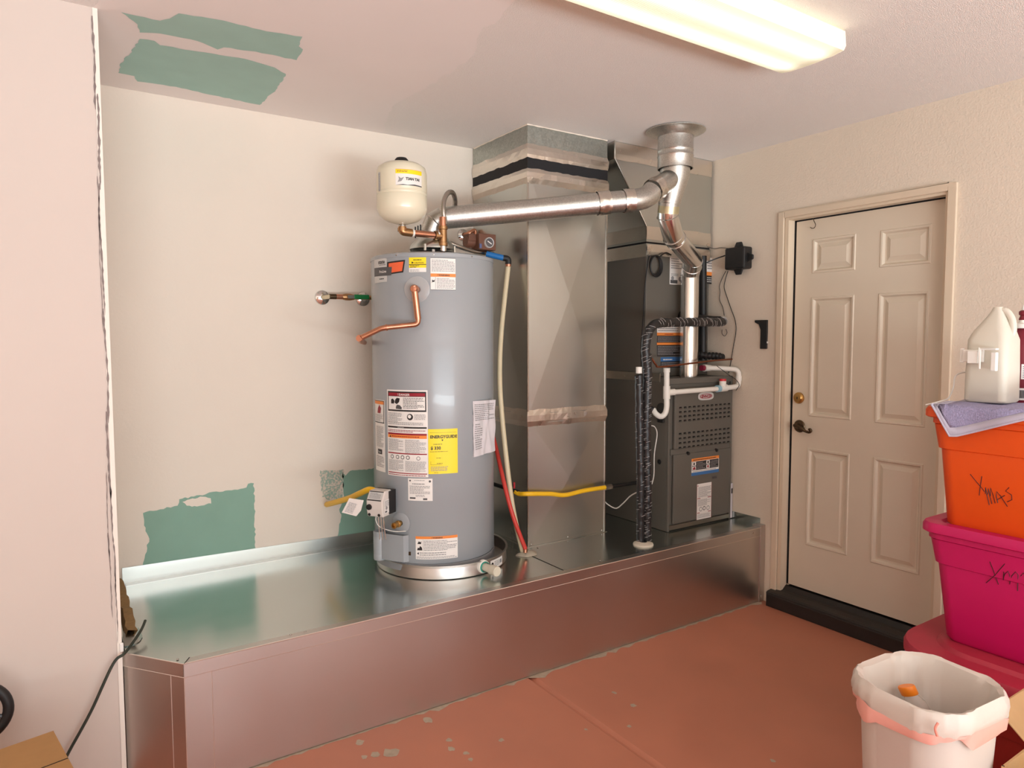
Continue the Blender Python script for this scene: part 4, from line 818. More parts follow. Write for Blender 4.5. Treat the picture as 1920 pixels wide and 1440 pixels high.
# ------------------------------------------------------------------ refrigerant lines and condensate
tz = tx = mat('black_wrap_tape', (36, 33, 33), .4, bump=.4, bscale=60)
tape_w = mat('tape_print', (196, 190, 186), .5)
def marks(path, r, step, lo, hi, dens=.8, slant=.25):
    s = MB(); pts = rings(path, step)
    for i in range(1, len(pts)-1):
        if random.random() > dens: continue
        T_ = (pts[i+1]-pts[i-1]).normalized(); w1_ = (CAM-pts[i]); w1_ -= T_*w1_.dot(T_); w1_.normalize(); w2_ = T_.cross(w1_)
        a0 = random.uniform(-1.5, .6); da = random.uniform(lo, hi)
        s.tube([pts[i]+(w1_*math.cos(a)+w2_*math.sin(a))*(r+.0022)+T_*(slant*r*(a-a0)) for a in [a0+da*k/5 for k in range(6)]], .0009, 4)
    return s.build('tape_marks', tape_w, ls, kind='stuff')
LY = 2.555
ls = thing('refrigerant_line_set', P('z', ZP, 1207, 1020), 'black tape wrapped refrigerant lines rising beside the furnace and bending right', 'pipe')
lp = PT((1213, 1018, LY), (1214, 900, LY), (1212, 800, LY), (1214, 700, LY), (1213, 660, LY))
wob = lambda P_: [p+Vector((random.uniform(-.0015, .0015), random.uniform(-.0015, .0015), 0)) for p in P_]
pr = rings(cr(lp, 10), .012); s = MB(); s.tube(wob(pr), [.0230+random.uniform(-.0015, .0015) for _ in pr], 14); s.build('wrapped_line', tz, ls); marks(cr(lp, 10), .0235, .0085, .4, 1.0, .9)
e1, e2 = P('x', 3.235, 1350, 604), P('x', 3.255, 1372, 604)
up = cr([P('y', LY, 1213, 690), P('y', LY, 1211, 660), P('y', LY, 1213, 632), P('y', LY, 1224, 611), P('y', LY+.01, 1245, 605), P('y', LY+.04, 1300, 604), P('y', LY+.09, 1352, 604), Vector((3.238, 2.70, 1.575))], 10)
pr = rings(up, .010); s = MB(); s.tube(wob(pr), [.0235+random.uniform(-.001, .0015) for _ in pr], 16); s.build('wrapped_bend', tx, ls); marks(up, .0245, .017, .7, 1.8, .75, .4)
c = Vector((3.225, 2.72, 1.575)); s = MB(); pr = [Vector((3.00, 2.79, 1.605)), Vector((3.08, 2.77, 1.59)), Vector((3.20, 2.74, 1.578)), Vector((3.235, 2.70, 1.575))]; s.tube(cr(pr, 6), .026, 14); s.build('foam_sleeve', black_m, ls)
cd_ = PT((1201, 1018, LY+.01), (1201, 900, LY+.01), (1199, 800, LY+.01), (1198, 702, LY+.01)); pr = rings(cd_, .012)
s = MB(); s.tube(wob(pr), [.0205+random.uniform(-.001, .001) for _ in pr], 14); s.build('wrapped_conduit', tz, ls); marks(cd_, .0210, .016, .3, .9, .7)
a = P('y', LY+.01, 1198, 700); b = P('y', LY+.01, 1198, 688); s = MB(); s.cyl(a, b, .0155, 16); s.build('conduit_cap', pvc, ls)
c = P('z', ZP, 1206, 1021); s = MB(); s.lathe([(.052, 0), (.050, .008), (.036, .014), (.02, .016)], (c.x, c.y, ZP), n=24); s.build('sealant_ring', mat('white_sealant', (214, 200, 182), .6, bump=.5, bscale=30), ls)
# vertical black foam pipe and ribbed hose in front of the coil
s = MB(); a, b = P('y', 2.795, 1318, 480), P('y', 2.795, 1318, 676); s.tube([a, b], .0215, 14); s.build('foam_pipe', black_m, label='upright black foam pipe in front of the coil cabinet', cat='pipe')
cpth = cr([P('y', 2.79, 1310, 664), P('y', 2.76, 1325, 667), P('y', 2.74, 1345, 668), P('y', 2.73, 1368, 672)], 10); pr = rings(cpth, .006)
s = MB(); s.tube(pr, [.022 if (i//2) % 2 else .017 for i in range(len(pr))], 14); s.build('ribbed_hose', black_m, label='ribbed black hose just above the thin copper line', cat='hose')
s = MB(); s.tube(cr([P('y', LY, 1222, 672), P('y', LY, 1230, 684), P('y', LY+.01, 1238, 688), P('y', LY+.03, 1290, 682), P('y', LY+.07, 1340, 676), P('y', LY+.12, 1380, 673)], 8), .0052, 10); s.build('copper_line', mat('dull_copper', (150, 92, 66), .4, metal=1), label='thin copper line crossing in front of the silver flue', cat='pipe')
# condensate drain in white pvc
YP = 2.60
cn = thing('condensate_drain', P('y', YP, 1250, 780), 'white PVC condensate piping with trap and red plug across the furnace front', 'pipe')
r_ = .0145
s = MB(); s.tube(PT((1250, 692, YP), (1250, 760, YP)), r_, 16); s.build('standpipe', pvc, cn)
s = MB(); s.tube(PT((1250, 690, YP), (1250, 698, YP)), .0175, 16); s.build('coupling', pvc, cn)
s = MB(); s.tube(PT((1250, 724, YP), (1250, 748, YP)), .0185, 16); s.tube(PT((1250, 736, YP), (1264, 735, YP)), .0175, 16); s.build('tee', pvc, cn)
s = MB(); s.tube(cr(PT((1250, 748, YP), (1250, 762, YP), (1247, 775, YP+.005), (1239, 781, YP+.02), (1230, 776, YP+.04), (1225, 768, YP+.06)), 7), .0145, 16); s.build('trap', pvc, cn)
s = MB(); a = P('y', YP+.06, 1226, 769); s.tube([a+Vector((-.02, .01, .01)), a+Vector((.006, -.004, -.008))], .017, 14); s.build('hose_clamp', black_m, cn)
s = MB(); s.tube(PT((1260, 735.5, YP), (1346, 729, YP)), .0135, 16); s.build('level_pipe', pvc, cn)
s = MB(); s.tube(PT((1344, 729, YP), (1349, 728.6, YP)), .020, 18); s.build('blue_primer_ring', mat('blue_primer', (150, 190, 205), .4), cn)
s = MB(); s.tube(PT((1349, 728.6, YP), (1362, 727, YP)), .020, 18); a = P('y', YP, 1355, 727); s.cyl(a, a+Vector((0, 0, .038)), .019, 18); s.build('union_tee', pvc, cn)
s = MB(); s.cyl(a+Vector((0, 0, .038)), a+Vector((0, 0, .050)), .0185, 18); s.build('red_plug', mat('red_plug', (200, 34, 44), .4), cn)
rp = fil([P('y', YP, 1360, 727.4), P('y', YP, 1385, 724.5), P('y', YP, 1385, 693), P('y', YP+.08, 1350, 690.5), P('y', YP+.12, 1326, 690)], .03, 7)
s = MB(); s.tube(rp, .0145, 16); s.build('return_bend', pvc, cn)
s = MB(); s.tube([P('y', YP, 1385, 714), P('y', YP, 1385, 705)], .0172, 16); s.build('coupling', pvc, cn)
s = MB(); s.tube([P('y', YP+.12, 1332, 690), P('y', YP+.125, 1320, 690)], [.018, .021], 16); s.build('coupling', pvc, cn)
s = MB(); s.tube([P('y', YP+.125, 1320, 690), P('y', YP+.125, 1315, 690)], .016, 16); s.build('red_bushing', mat('dark_red_plastic', (140, 30, 60), .4), cn)

# ------------------------------------------------------------------ wires and wall bits
bx = thing('control_box', P('x', XR, 1390, 507), 'black plastic control box with mounting ears on the wall', 'box')
y0, y1, z0, z1 = 2.535, 2.655, 1.862, 1.985
s = MB(); s.box(XR-.075, XR, y0, y1+.015, z0, z1); s.build('housing', black_m, bx, bevel=.010)
s = MB()
for pts in ([(y0+.03, z1-.01), (y0+.045, z1+.03), (y1-.04, z1+.03), (y1-.02, z1-.01)], [(y0+.03, z0+.01), (y0+.045, z0-.03), (y1-.04, z0-.03), (y1-.02, z0+.01)], [(y0+.01, z0+.03), (y0-.035, z0+.05), (y0-.035, z1-.05), (y0+.01, z1-.03)]):
    s.prism([(XR-.045, y, z) for y, z in pts], (.012, 0, 0))
s.build('mounting_ears', black_m, bx, bevel=.004)
s = MB(); s.prism([(XR-.012, y, z) for y, z in ((2.505, 1.574), (2.424, 1.574), (2.424, 1.415), (2.466, 1.415), (2.466, 1.52), (2.478, 1.55), (2.505, 1.562))], (.012, 0, 0))
bk = s.build('wall_bracket', black_m, label='small black plastic bracket on the wall beside the door casing', cat='bracket', bevel=.003)
s = MB(); c = P('x', XR-.013, 1439, 642); s.obox(c, (.001, 0, 0), (0, .004, 0), (0, 0, .005)); s.build('white_tip', white_p, bk)
def wire(name, pts, r, label, mm=wire_b, cat='wire'): s = MB(); s.tube(cr(pts, 8), r, 6); return s.build(name, mm, label=label, cat=cat)
xw = XR-.012
wx = lambda *q: [P('x', xw, *p) for p in q]
wire('thin_wire', wx((1361, 508), (1354, 522), (1349, 536), (1350, 548), (1349, 562), (1355, 576), (1358, 592)), .0018, 'thin black wire dropping from the control box to the wrapped pipe bend')
wire('thin_wire', wx((1365, 508), (1360, 524), (1358, 540), (1364, 560), (1371, 580), (1378, 600), (1380, 620), (1375, 650), (1370, 680), (1366, 700)), .0022, 'long black wire curving past the wrapped pipe end')
wire('thermostat_wire', [P('x', xw, 1363, 478), P('y', 2.75, 1340, 486), P('y', 2.78, 1322, 494)], .0035, 'black wire running from the control box to the coil cabinet')
wire('twisted_wire', [P('x', xw, 1366, 466), P('x', xw, 1352, 464.5), P('y', 2.80, 1340, 466), P('y', 2.81, 1326, 463)], .0022, 'thin twisted wire along the top of the coil cabinet', mat('grey_wire', (110, 100, 90), .5))
wire('wire_loop', wx((1354, 618), (1354, 626), (1359, 630), (1363, 624), (1361, 617)), .0015, 'tiny wire loop hanging under the wrapped pipe end')
s = MB(); c0 = P('y', CY-.02, 1228, 497)
for k in range(3):
    s.tube([c0+Vector(((.040+.003*k)*math.cos(t)+.002*k, -.004*k, (.052+.003*k)*math.sin(t)-.003*k)) for t in [2*pi*j/26 for j in range(26)]], .0042, 8, closed=True)
s.tube(cr([c0+Vector((.03, 0, .045)), P('y', CY-.02, 1248, 474), P('y', CY-.015, 1258, 478)], 6), .0042, 8)
s.build('cable_coil', wire_b, label='coiled black cable hanging on the coil cabinet corner', cat='cable')
wire('black_cable', [P('y', CY-.02, 1217, 480), P('y', CY-.02, 1214, 497), P('x', FX0-.012, 1209, 540), P('x', FX0-.012, 1206, 600), P('x', FX0-.03, 1202, 650), P('x', FX0-.05, 1203, 690)], .004, 'black cable running down the side of the coil cabinet', cat='cable')
wire('white_cable', PT((1132, 938, 2.86), (1140, 946, 2.84), (1155, 953, 2.80), (1168, 944, 2.75), (1182, 930, 2.70), (1197, 922, 2.66)), .0032, 'white cable looping low between duct and wrapped lines', wire_w, 'cable')
wire('white_cable', PT((1221, 798, 2.60), (1228, 801, 2.61), (1232, 815, 2.62), (1227, 850, 2.62), (1226, 890, 2.62), (1222, 908, 2.60)), .0028, 'thin white cable bowing beside the wrapped lines', wire_w, 'cable')
wire('pipe_tie', [P('y', YP-.016, 1344, 686), P('y', YP-.012, 1352, 692), P('y', YP-.015, 1368, 704), P('y', YP-.02, 1380, 712), P('y', YP-.018, 1386, 722), P('y', YP-.018, 1380, 732)], .0018, 'thin black wire tied around the white PVC bend')
s = MB(); a, b = P('y', FY-.01, 1377, 976), P('y', FY-.01, 1389, 903); s.box(FX1+.002, XR-.006, FY-.012, FY+.16, ZP+.004, b.z); mn = s.build('manual_packet', mat('plastic_sleeve', (206, 200, 204), .3, var=.05, vscale=20), label='white manual packet wedged between furnace and wall', cat='booklet', bevel=.002)
s = MB(); s.box(FX1+.005, XR-.009, FY-.0130, FY-.012, b.z-.06, b.z-.03); s.build('print', black_p, mn)

# ------------------------------------------------------------------ ceiling light
lf = thing('ceiling_light', (1.65, 1.53, ZC), 'long fluorescent wraparound light on the textured ceiling', 'light')
lx0, lx1, ly0, ly1 = 1.06, 2.278, 1.395, 1.652
s = MB(); s.box(lx0+.005, lx1-.005, ly0+.03, ly1-.03, ZC-.028, ZC); s.build('housing', mat('lamp_white', (240, 236, 225), .4), lf)
L = []
for x in (lx0, lx1):
    L.append([(x, y, z) for y, z in ((ly0+.004, ZC-.006), (ly0, ZC-.055), (ly0+.008, ZC-.068), (ly0+.05, ZC-.074), ((ly0+ly1)/2, ZC-.076), (ly1-.05, ZC-.074), (ly1-.008, ZC-.068), (ly1, ZC-.055), (ly1-.004, ZC-.006))])
s = MB(); s.loft(L, 0, True, False, False, False)
lens = bpy.data.materials.new('prismatic_lamp_lens'); lens.use_nodes = True; nt = lens.node_tree; N = nt.nodes; b = N['Principled BSDF']
b.inputs['Base Color'].default_value = lin((240, 235, 205)); b.inputs['Roughness'].default_value = .35
tc = N.new('ShaderNodeTexCoord'); sx = N.new('ShaderNodeSeparateXYZ'); nt.links.new(tc.outputs['Object'], sx.inputs[0])
def mth(op, a, bb, c=None):
    n_ = N.new('ShaderNodeMath'); n_.operation = op
    for i, v in enumerate((a, bb, c)):
        if v is None: continue
        if hasattr(v, 'is_output'): nt.links.new(v, n_.inputs[i])
        else: n_.inputs[i].default_value = v
    return n_.outputs[0]
ab = mth('ABSOLUTE', sx.outputs['Y'], None); dd = mth('DIVIDE', mth('SUBTRACT', ab, .062), .030); gs = mth('POWER', 2.718, mth('MULTIPLY', mth('MULTIPLY', dd, dd), -1))
endf = mth('MULTIPLY', mth('SUBTRACT', .64, mth('ABSOLUTE', sx.outputs['X'], None)), 14); endf = mth('MINIMUM', endf, 1.0)
rib = mth('MULTIPLY_ADD', mth('SINE', mth('MULTIPLY', sx.outputs['X'], 700), None), .2, 1.0)
est = mth('MULTIPLY', mth('MULTIPLY', mth('MULTIPLY_ADD', gs, 1.3, .62), endf), rib)
b.inputs['Emission Color'].default_value = (1, .95, .70, 1); nt.links.new(mth('MULTIPLY', est, .86), b.inputs['Emission Strength'])
s.build('lens', lens, lf)
capm = mat('lamp_end_cap', (244, 238, 214), .35, emit=((255, 240, 200), .35))
for i, x in enumerate((lx0, lx1)):
    s = MB(); s.prism([Vector(p) for p in L[i]], (.004 if i else -.004, 0, 0)); s.build('end_cap', capm, lf)

# ------------------------------------------------------------------ totes on the right
def loop(cx, cy, w_, d, r, z): return rrect(cx, cy, w_, d, r, z, 8)
def tote(name, c, z0, h, b, t, body, lab, ledge=.68):
    cx, cy = c; r = thing(name, (cx, cy, z0), lab, 'storage tote', None)
    s = MB(); Ls = [loop(cx, cy, b[0]-.02, b[1]-.02, .04, z0), loop(cx, cy, b[0], b[1], .045, z0+.012)]
    def at(k): return b[0]+(t[0]-b[0])*k, b[1]+(t[1]-b[1])*k
    for k, ex in ((ledge, 0), (ledge+.01, .012), (.90, .012)):
        w_, d = at(k); Ls.append(loop(cx, cy, w_-.03+ex, d-.03+ex, .045, z0+h*k))
    w_, d = t; Ls += [loop(cx, cy, w_-.030, d-.030, .05, z0+h*.90), loop(cx, cy, w_-.018, d-.018, .05, z0+h*.91), loop(cx, cy, w_-.018, d-.018, .05, z0+h*.985), loop(cx, cy, w_-.05, d-.05, .05, z0+h*.985)]
    s.loft(Ls, 0, True, True, True, False); s.build('tub', body, r); return r
def lid(c, w_, d, z, h, material, parent=None, recess=.03, cr_=.06, kick=-.010, **kw):
    cx, cy = c; s = MB()
    s.loft([loop(cx, cy, w_-.012, d-.012, cr_, z), loop(cx, cy, w_, d, cr_+.005, z+.004), loop(cx, cy, w_, d, cr_+.005, z+h*.7), loop(cx, cy, w_-.012, d-.012, cr_, z+h), loop(cx, cy, w_-2*recess, d-2*recess, max(.03, cr_-.5*recess), z+h), loop(cx, cy, w_-2*recess-.02, d-2*recess-.02, max(.03, cr_-.5*recess)-.005, z+h+kick)], 0, True, True, True, True)
    return s.build(kw.pop('name', 'lid'), material, parent, **kw)
orange = mat('orange_plastic', (232, 84, 16), .42, var=.05, vscale=6); pink = mat('magenta_plastic', (200, 18, 92), .42, var=.05, vscale=6)
redl = mat('dusty_red_plastic', (178, 46, 66), .5, var=.14, vscale=8); navy = mat('navy_plastic', (44, 36, 110), .5); purple = mat('violet_plastic', (104, 72, 140), .5); dred = mat('dark_red_plastic_tub', (170, 40, 34), .5)
tc_ = (2.645, .855)
t3 = tote('bottom_storage_tote', (2.66, .85), 0, .37, (.52, .56), (.60, .64), dred, 'dark red storage tote standing on the floor under the lid pile')
for k, (mm, hh, w_, d, lab) in enumerate(((navy, .030, .62, .67, 'navy tote lid lowest in the lid pile'), (purple, .014, .645, .69, 'violet tote lid under the red lid'), (redl, .040, .65, .695, 'dusty red tote lid topmost in the lid pile'))):
    z = .3665+(0, .031, .046)[k]
    lid((2.632, .858), w_+.01, d+.035, z, hh, mm, None, (.085 if k == 2 else .03), .19, .012 if k == 2 else -.004, name='tote_lid', label=lab, cat='lid', group='lids under the magenta tote')
zb = .3665+.046+.040+.012+.001
t2 = tote('storage_tote', tc_, zb, .375, (.37, .50), (.455, .625), pink, 'magenta storage tote marked in marker, between orange tote and lids')
lid(tc_, .47, .645, zb+.36, .034, pink, t2, .045)
zo = zb+.36+.034-.010+.001
t1_ = tote('storage_tote', tc_, zo, .375, (.385, .515), (.455, .625), orange, 'orange storage tote marked XMAS, topmost of the stack')
lid(tc_, .475, .65, zo+.36, .034, orange, t1_, .045)
ZT = zo+.36+.034-.010
def scribble(root, strokes, xplane, r=.0016):
    s = MB()
    for st_ in strokes: s.tube([P('x', xplane(q[1]) if callable(xplane) else xplane, *q) for q in st_], r, 5)
    return s.build('marker_writing', mat('marker_ink', (52, 20, 24), .6), root)
def fx_o(z0, h, b, t):   # x of the left face of a tote at the pixel's height (solved by stepping)
    def f(px, py):
        x = 2.42
        for _ in range(6):
            z = P('x', x, px, py).z; k = max(0, min(1, (z-z0)/h)); x = tc_[0]-(b+(t-b)*k-(.018 if k > .68 else .03*k/.68))/2-.0004
        return P('x', x, px, py)
    return f
fo = fx_o(zo, .375, .385, .455); fp_ = fx_o(zb, .375, .37, .455)
def scr(root, strokes, f, r): 
    s = MB()
    for st_ in strokes: s.tube([f(*q) for q in st_], r, 5)
    return s.build('marker_writing', mat('marker_ink', (52, 20, 24), .6), root)
scr(t1_, [[(1819, 889), (1832, 905), (1840, 914), (1846, 922)], [(1841, 893), (1838, 912), (1836, 929)], [(1847.5, 926), (1848, 914), (1851, 930), (1855, 947)], [(1852, 927), (1853, 916), (1856, 930), (1860, 945)], [(1857, 930), (1857.5, 915), (1862, 928), (1866, 944)], [(1871, 943), (1868, 930), (1869, 922), (1876, 930), (1889, 950)], [(1870, 937), (1884, 929)], [(1892, 914), (1885.5, 921), (1896.5, 928), (1897.5, 937), (1888.5, 941)]], fo, .0011)
scr(t2, [[(1856, 1053), (1864, 1074), (1872, 1096)], [(1884, 1057), (1866, 1078), (1849, 1093)], [(1882, 1072), (1881, 1088), (1884, 1076), (1890, 1071), (1893, 1078), (1893, 1096), (1897, 1080), (1904, 1072), (1909, 1078), (1908, 1108)], [(1914, 1080), (1919, 1074), (1924, 1084), (1922, 1100)]], fp_, .0011)

# towel over the orange tote's edge
tm_ = mat('lilac_terry', (158, 152, 184), .95, bump=1.0, bscale=220, var=.45, vscale=260); hem = mat('lilac_hem', (190, 184, 200), .9, bump=.3, bscale=80)
xe = tc_[0]-.475/2-.002; tw = thing('hand_towel', (2.5, .95, ZT+.008), 'lilac terry towel hanging over the edge of the orange tote', 'towel')
rows = []; NU, NV = 26, 30
for i in range(NU+1):
    u = i/NU; y = 1.135-u*.52
    hang = .105*(u/.12) if u < .12 else .105*(1-.85*((u-.12)/.45)) if u < .57 else .016
    inn = .34
    row = []
    for j in range(NV+1):
        d = (j/NV)*(inn+max(hang, .004))-inn   # distance past the edge
        if d <= 0: x = xe-d+.0; z = ZT+.021+.002*math.sin(17*u+5*d*9); x = xe-d
        else: x = xe-.004-.004*math.sin(u*19)*min(1, d/.03); z = ZT+.022-d
        row.append(Vector((x, y+.02*math.sin(3*u)*0, z)))
    rows.append(row)
s = MB(); s.loft([r[:NV-1] for r in rows[1:]], 0, True, False, False, False); s.loft([r[NV-2:] for r in rows], 1, True, False, False, False); s.loft([r[:NV-1] for r in rows[:2]], 1, True, False, False, False); o = s.build('cloth', [tm_, hem], tw, normals=False); sd = o.modifiers.new('thick', 'SOLIDIFY'); sd.thickness = .004; sd.offset = 0
s = MB(); s.tube([r[-1]+Vector((-.001, 0, .002)) for r in rows], .0035, 6); s.tube([p+Vector((0, .001, 0)) for p in rows[0]], .0035, 6); s.build('hem', hem, tw)
# translucent jug
milky = mat('milky_plastic', (238, 230, 214), .4, trans=.2)
jc = P('z', ZT+.02, 1862, 752); jz = ZT+.0265
jg = thing('plastic_jug', (2.60, 1.03, jz), 'milky white plastic jug standing on the orange tote', 'jug')
jx, jy = 2.60, 1.042
s = MB(); Ls = []
for (z, w_, d, r, oy) in ((0, .13, .150, .03, 0), (.006, .142, .162, .032, 0), (.10, .142, .160, .032, .0), (.205, .138, .154, .034, .0), (.235, .118, .128, .034, -.004), (.262, .085, .092, .03, -.010), (.285, .055, .062, .022, -.014), (.300, .040, .044, .018, -.016), (.312, .030, .032, .014, -.016)): Ls.append(rrect(jx, jy+oy*.6, w_*.86, d*.80, r*.8, jz+z, 5))
s.loft(Ls, 0, True, True, True, True); s.build('body', milky, jg)
s = MB(); s.tube(cr([(jx, jy-.010, jz+.298), (jx, jy-.032, jz+.298), (jx, jy-.050, jz+.270), (jx, jy-.054, jz+.23), (jx, jy-.042, jz+.20)], 6), .0105, 12); s.build('handle', milky, jg)
xf = jx-.0615; s = MB()
s.box(xf-.028, xf, jy+.010, jy+.040, jz+.128, jz+.168); s.box(xf-.032, xf-.028, jy-.002, jy+.004, jz+.110, jz+.178); s.box(xf-.03, xf-.012, jy-.045, jy-.030, jz+.105, jz+.165); s.box(xf-.032, xf-.010, jy-.045, jy+.004, jz+.172, jz+.178); s.box(xf-.012, xf, jy+.0, jy+.062, jz+.132, jz+.172)
s.build('clip_bracket', mat('white_plastic', (244, 240, 232), .35), jg, bevel=.002)
s = MB(); s.box(xf-.006, xf+.006, jy+.062, jy+.072, jz+.130, jz+.176); s.build('clip_end', MATS['white_plastic'], jg, bevel=.002)
rbp = P('x', 2.735, 1913, 740); rb = (rbp.x, rbp.y); s = MB(); br = thing('red_spray_bottle', (rb[0], rb[1], ZT), 'dark red bottle with white cap behind the milky jug', 'bottle')
wine = mat('wine_red_label', (120, 22, 40), .35)
MB().lathe([(0, 0), (.044, 0), (.047, .006), (.047, .20), (.042, .235), (.022, .268), (.016, .272)], (rb[0], rb[1], ZT+.0), n=32).build('bottle_body', wine, br)
MB().lathe([(.016, .268), (.030, .270), (.030, .284), (.026, .286), (.014, .288), (.012, .300)], (rb[0], rb[1], ZT), n=24).build('cap', MATS['white_plastic'], br)
MB().lathe([(.012, .296), (.014, .300), (.010, .312), (.014, .316), (.014, .326), (.009, .330), (0, .330)], (rb[0], rb[1], ZT), n=18).build('nozzle', wine, br)
MB().lathe([(.006, .328), (.006, .340), (.003, .348), (0, .348)], (rb[0], rb[1], ZT), n=12).build('tip', MATS['white_plastic'], br)
sticker(cyl_map(rb[0], rb[1], .0475, 185, ZT+.03), .05, .04, [('r', .006, .006, .03, .034, GY)]+[('r', .008+.004*k, .008, .010+.004*k, .032, BK, .0006) for k in range(5)], 'barcode_label', br)
sticker(cyl_map(rb[0], rb[1], .0475, 200, ZT+.10), .05, .05, [('l', .004, .004, .046, .046, 6, GY)], 'print', br)
s = MB(); s.tube(cr([(jx, jy+.056, jz+.10), (jx-.02, jy+.10, jz+.085), (jx-.03, jy+.105, jz+.04), (jx-.05, jy+.11, jz+.006), (xe+.05, 1.138, ZT+.026), (xe+.004, 1.158, ZT+.016)], 8), .0024, 8); s.build('power_cord', wire_w, jg)

# ------------------------------------------------------------------ trash can
tcx, tcy, tz_, ro = 1.815, .842, .60, math.radians(-4)
tr = thing('trash_can', (tcx, tcy, 0), 'white plastic trash can lined with a white bag', 'trash can')
s = MB(); s.loft([rrect(tcx, tcy, .215, .20, .065, 0, 10, ro), rrect(tcx, tcy, .225, .21, .07, .01, 10, ro), rrect(tcx, tcy, .285, .265, .095, tz_-.02, 10, ro), rrect(tcx, tcy, .295, .275, .098, tz_-.015, 10, ro), rrect(tcx, tcy, .295, .275, .098, tz_-.003, 10, ro), rrect(tcx, tcy, .287, .267, .095, tz_-.003, 10, ro), rrect(tcx, tcy, .272, .252, .09, tz_-.1, 10, ro), rrect(tcx, tcy, .215, .20, .065, .02, 10, ro)], 0, True, True, True, True); s.build('bin', mat('offwhite_bin', (212, 200, 190), .5, var=.03, vscale=10), tr)
bagm = mat('white_bag_film', (228, 216, 204), .45, bump=.5, bscale=18, trans=.12)
def wav(L, k, amp, zamp, ph=0):
    n_ = len(L); c = sum(L, Vector())/n_; out = []
    for i, p in enumerate(L):
        t = 2*pi*i/n_; d = (p-c); d.z = 0; d.normalize(); out.append(p+d*(amp*math.sin(k*t+ph)+amp*.6*math.sin((2*k+1)*t+1.3*ph))+Vector((0, 0, zamp*math.sin(3*t+ph)+zamp*.5*math.sin(7*t+2*ph))))
    return out
R_ = lambda w_, d, r, z: rrect(tcx, tcy, w_, d, min(r*1.6, d*.49), z, 16, ro)
s = MB(); Ls = [wav(R_(.310, .290, .065, tz_-.048), 9, .002, .007, .6), wav(R_(.317, .297, .065, tz_-.036), 19, .002, .004, .3), wav(R_(.319, .299, .065, tz_-.022), 23, .0024, .003, 1.3), wav(R_(.316, .296, .065, tz_-.005), 17, .0022, .003, .9), wav(R_(.309, .289, .065, tz_+.007), 21, .0014, .003, 2.1), wav(R_(.300, .280, .062, tz_+.011), 13, .0015, .003, .2), wav(R_(.280, .260, .058, tz_+.006), 15, .0015, .002, .5), wav(R_(.268, .248, .055, tz_-.012), 11, .002, .002, 1.5), wav(R_(.257, .237, .052, tz_-.04), 9, .003, .002, 1), wav(R_(.242, .222, .05, tz_-.08), 9, .004, .003, 1.3), wav(R_(.230, .210, .05, tz_-.12), 7, .006, .004, 1.6), wav(R_(.20, .18, .05, tz_-.24), 6, .010, .008, 2), wav(R_(.06, .05, .02, tz_-.27), 5, .003, .005, 1)]
s.loft(Ls, 0, True, True, False, True); s.build('bag_liner', bagm, tr)
s = MB(); Ls = [wav(R_(.300, .280, .06, tz_-.070), 7, .003, .016, 2.2), wav(R_(.311, .291, .065, tz_-.060), 9, .003, .010, 1.6), wav(R_(.3145, .2945, .065, tz_-.040), 9, .0022, .006, .6)]
s.loft(Ls, 0, True, True, False, False); s.build('drawstring_hem', mat('salmon_hem', (244, 178, 164), .5, bump=.3, bscale=20), tr)
c = P('x', tcx-.16, 1757, 1366); s = MB(); s.tube(cr([c+Vector((.004, 0, .012)), c+Vector((-.004, .002, 0)), c+Vector((-.002, -.002, -.016))], 5), .003, 8); s.build('drawstring', mat('coral_string', (235, 140, 122), .5), tr)
bo = P('z', tz_-.12, 1703, 1298); bo = Vector((tcx+.045, tcy+.045, tz_-.11))
o_ = P('x', 1.86, 1704, 1297); ax = Vector((-.25, .35, .9)).normalized()
bt = thing('juice_bottle', o_-ax*.16, 'clear bottle with orange cap inside the trash can', 'bottle')
MB().lathe([(0, 0), (.030, 0), (.032, .008), (.032, .10), (.028, .13), (.018, .15), (.017, .158)], o_-ax*.16, ax, 24).build('bottle_body', mat('clear_pet', (220, 205, 196), .15, alpha=.45), bt)
MB().lathe([(.0205, -.008), (.0215, -.006), (.0215, .014), (.0195, .017), (0, .017)], o_, ax, 24).build('cap', mat('orange_cap', (238, 130, 20), .4), bt)

# ------------------------------------------------------------------ cardboard boxes and wheel
kr2 = mat('light_kraft', (196, 158, 112), .8, var=.06, vscale=30)
A = P('z', .42, 1892, 1306); 
cb = thing('cardboard_box', (2.05, .51, 0), 'open cardboard box on the floor beside the trash can', 'box')
bx0, bx1, by0, by1, bz = 1.86, 2.24, .33, .69, .45
for (a0, a1, b0_, b1_) in ((bx0, bx0+.005, by0, by1), (bx1-.005, bx1, by0, by1), (bx0, bx1, by0, by0+.005), (bx0, bx1, by1-.005, by1)): s = MB(); s.box(a0, a1, b0_, b1_, .002, bz); s.build('side', kr2, cb)
s = MB(); s.box(bx0, bx1, by0, by1, 0, .004); s.build('bottom', kr2, cb)
s = MB(); s.prism([(bx0, by0, bz), (bx0, by1, bz), (bx0-.04, by1-.02, bz-.12), (bx0-.04, by0+.02, bz-.12)], (-.003, 0, .001)); s.build('flap', kr2, cb)
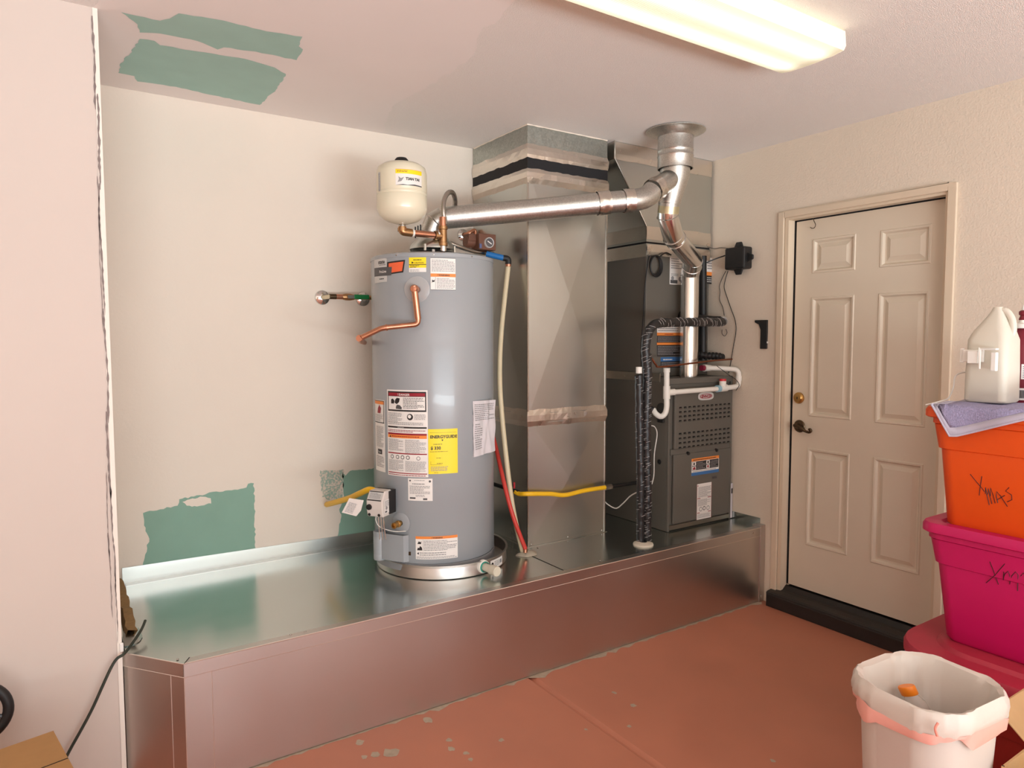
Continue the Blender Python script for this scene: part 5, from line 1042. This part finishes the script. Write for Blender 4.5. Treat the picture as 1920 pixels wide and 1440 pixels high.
s = MB(); s.prism([(bx0+.15, by1, bz), (bx1, by1, bz), (bx1-.02, by1+.085, bz+.05), (bx0+.18, by1+.085, bz+.05)], (0, .004, 0)); s.build('flap', kr2, cb)
s = MB(); s.box(bx0+.10, bx1-.08, by0+.16, by1-.012, .006, .39); yb = s.build('yellow_carton', mat('yellow_carton', (240, 186, 30), .5), label='yellow carton inside the open cardboard box', cat='carton', bevel=.003)
zt_ = .365
c0 = P('z', zt_, 100, 1370); c1 = P('z', zt_, 0, 1405); c2 = P('z', zt_, 138, 1440)
u = (c1-c0).normalized(); v = (c2-c0).normalized()
s = MB(); q = [c0, c0+u*.42, c0+u*.42+v*.36, c0+v*.36]
s.prism([(p.x, p.y, .0) for p in q], (0, 0, zt_)); lb = s.build('cardboard_box', kraft, label='closed brown cardboard box by the pink wall', cat='box')
s = MB(); m_ = c0+v*.18; s.prism([m_-v*.0015+Vector((0, 0, .0002)), m_+v*.0015+Vector((0, 0, .0002)), m_+u*.42+v*.0015+Vector((0, 0, .0002)), m_+u*.42-v*.0015+Vector((0, 0, .0002))], (0, 0, .0006)); s.build('flap_seam', dark_hole, lb)
wc = P('y', 2.50, -48, 1340); wlr = wc.z
wheel = thing('rubber_wheel', (wc.x, 2.5, 0), 'black rubber wheel standing by the pink wall behind the cardboard box', 'wheel')
RW = (P('y', 2.50, 25, 1340)-wc).length-.0
s = MB(); s.tube([wc+Vector(((RW-.0145)*math.cos(t), 0, (RW-.0145)*math.sin(t))) for t in [2*pi*k/40 for k in range(40)]], .0145, 14, closed=True); s.build('tyre', black_m, wheel)
s = MB(); s.lathe([(.035, -.02), (.035, .014), (.02, .02), (0, .02)], wc, (0, -1, 0), 36); s.build('hub', mat('grey_hub', (70, 70, 74), .4), wheel)
for k in range(5):
    a = 2*pi*k/5+.9; s = MB(); s.tube([wc+Vector((.03*math.cos(a), 0, .03*math.sin(a))), wc+Vector(((RW-.025)*math.cos(a), 0, (RW-.025)*math.sin(a)))], .006, 8); s.build('spoke', MATS['grey_hub'], wheel)
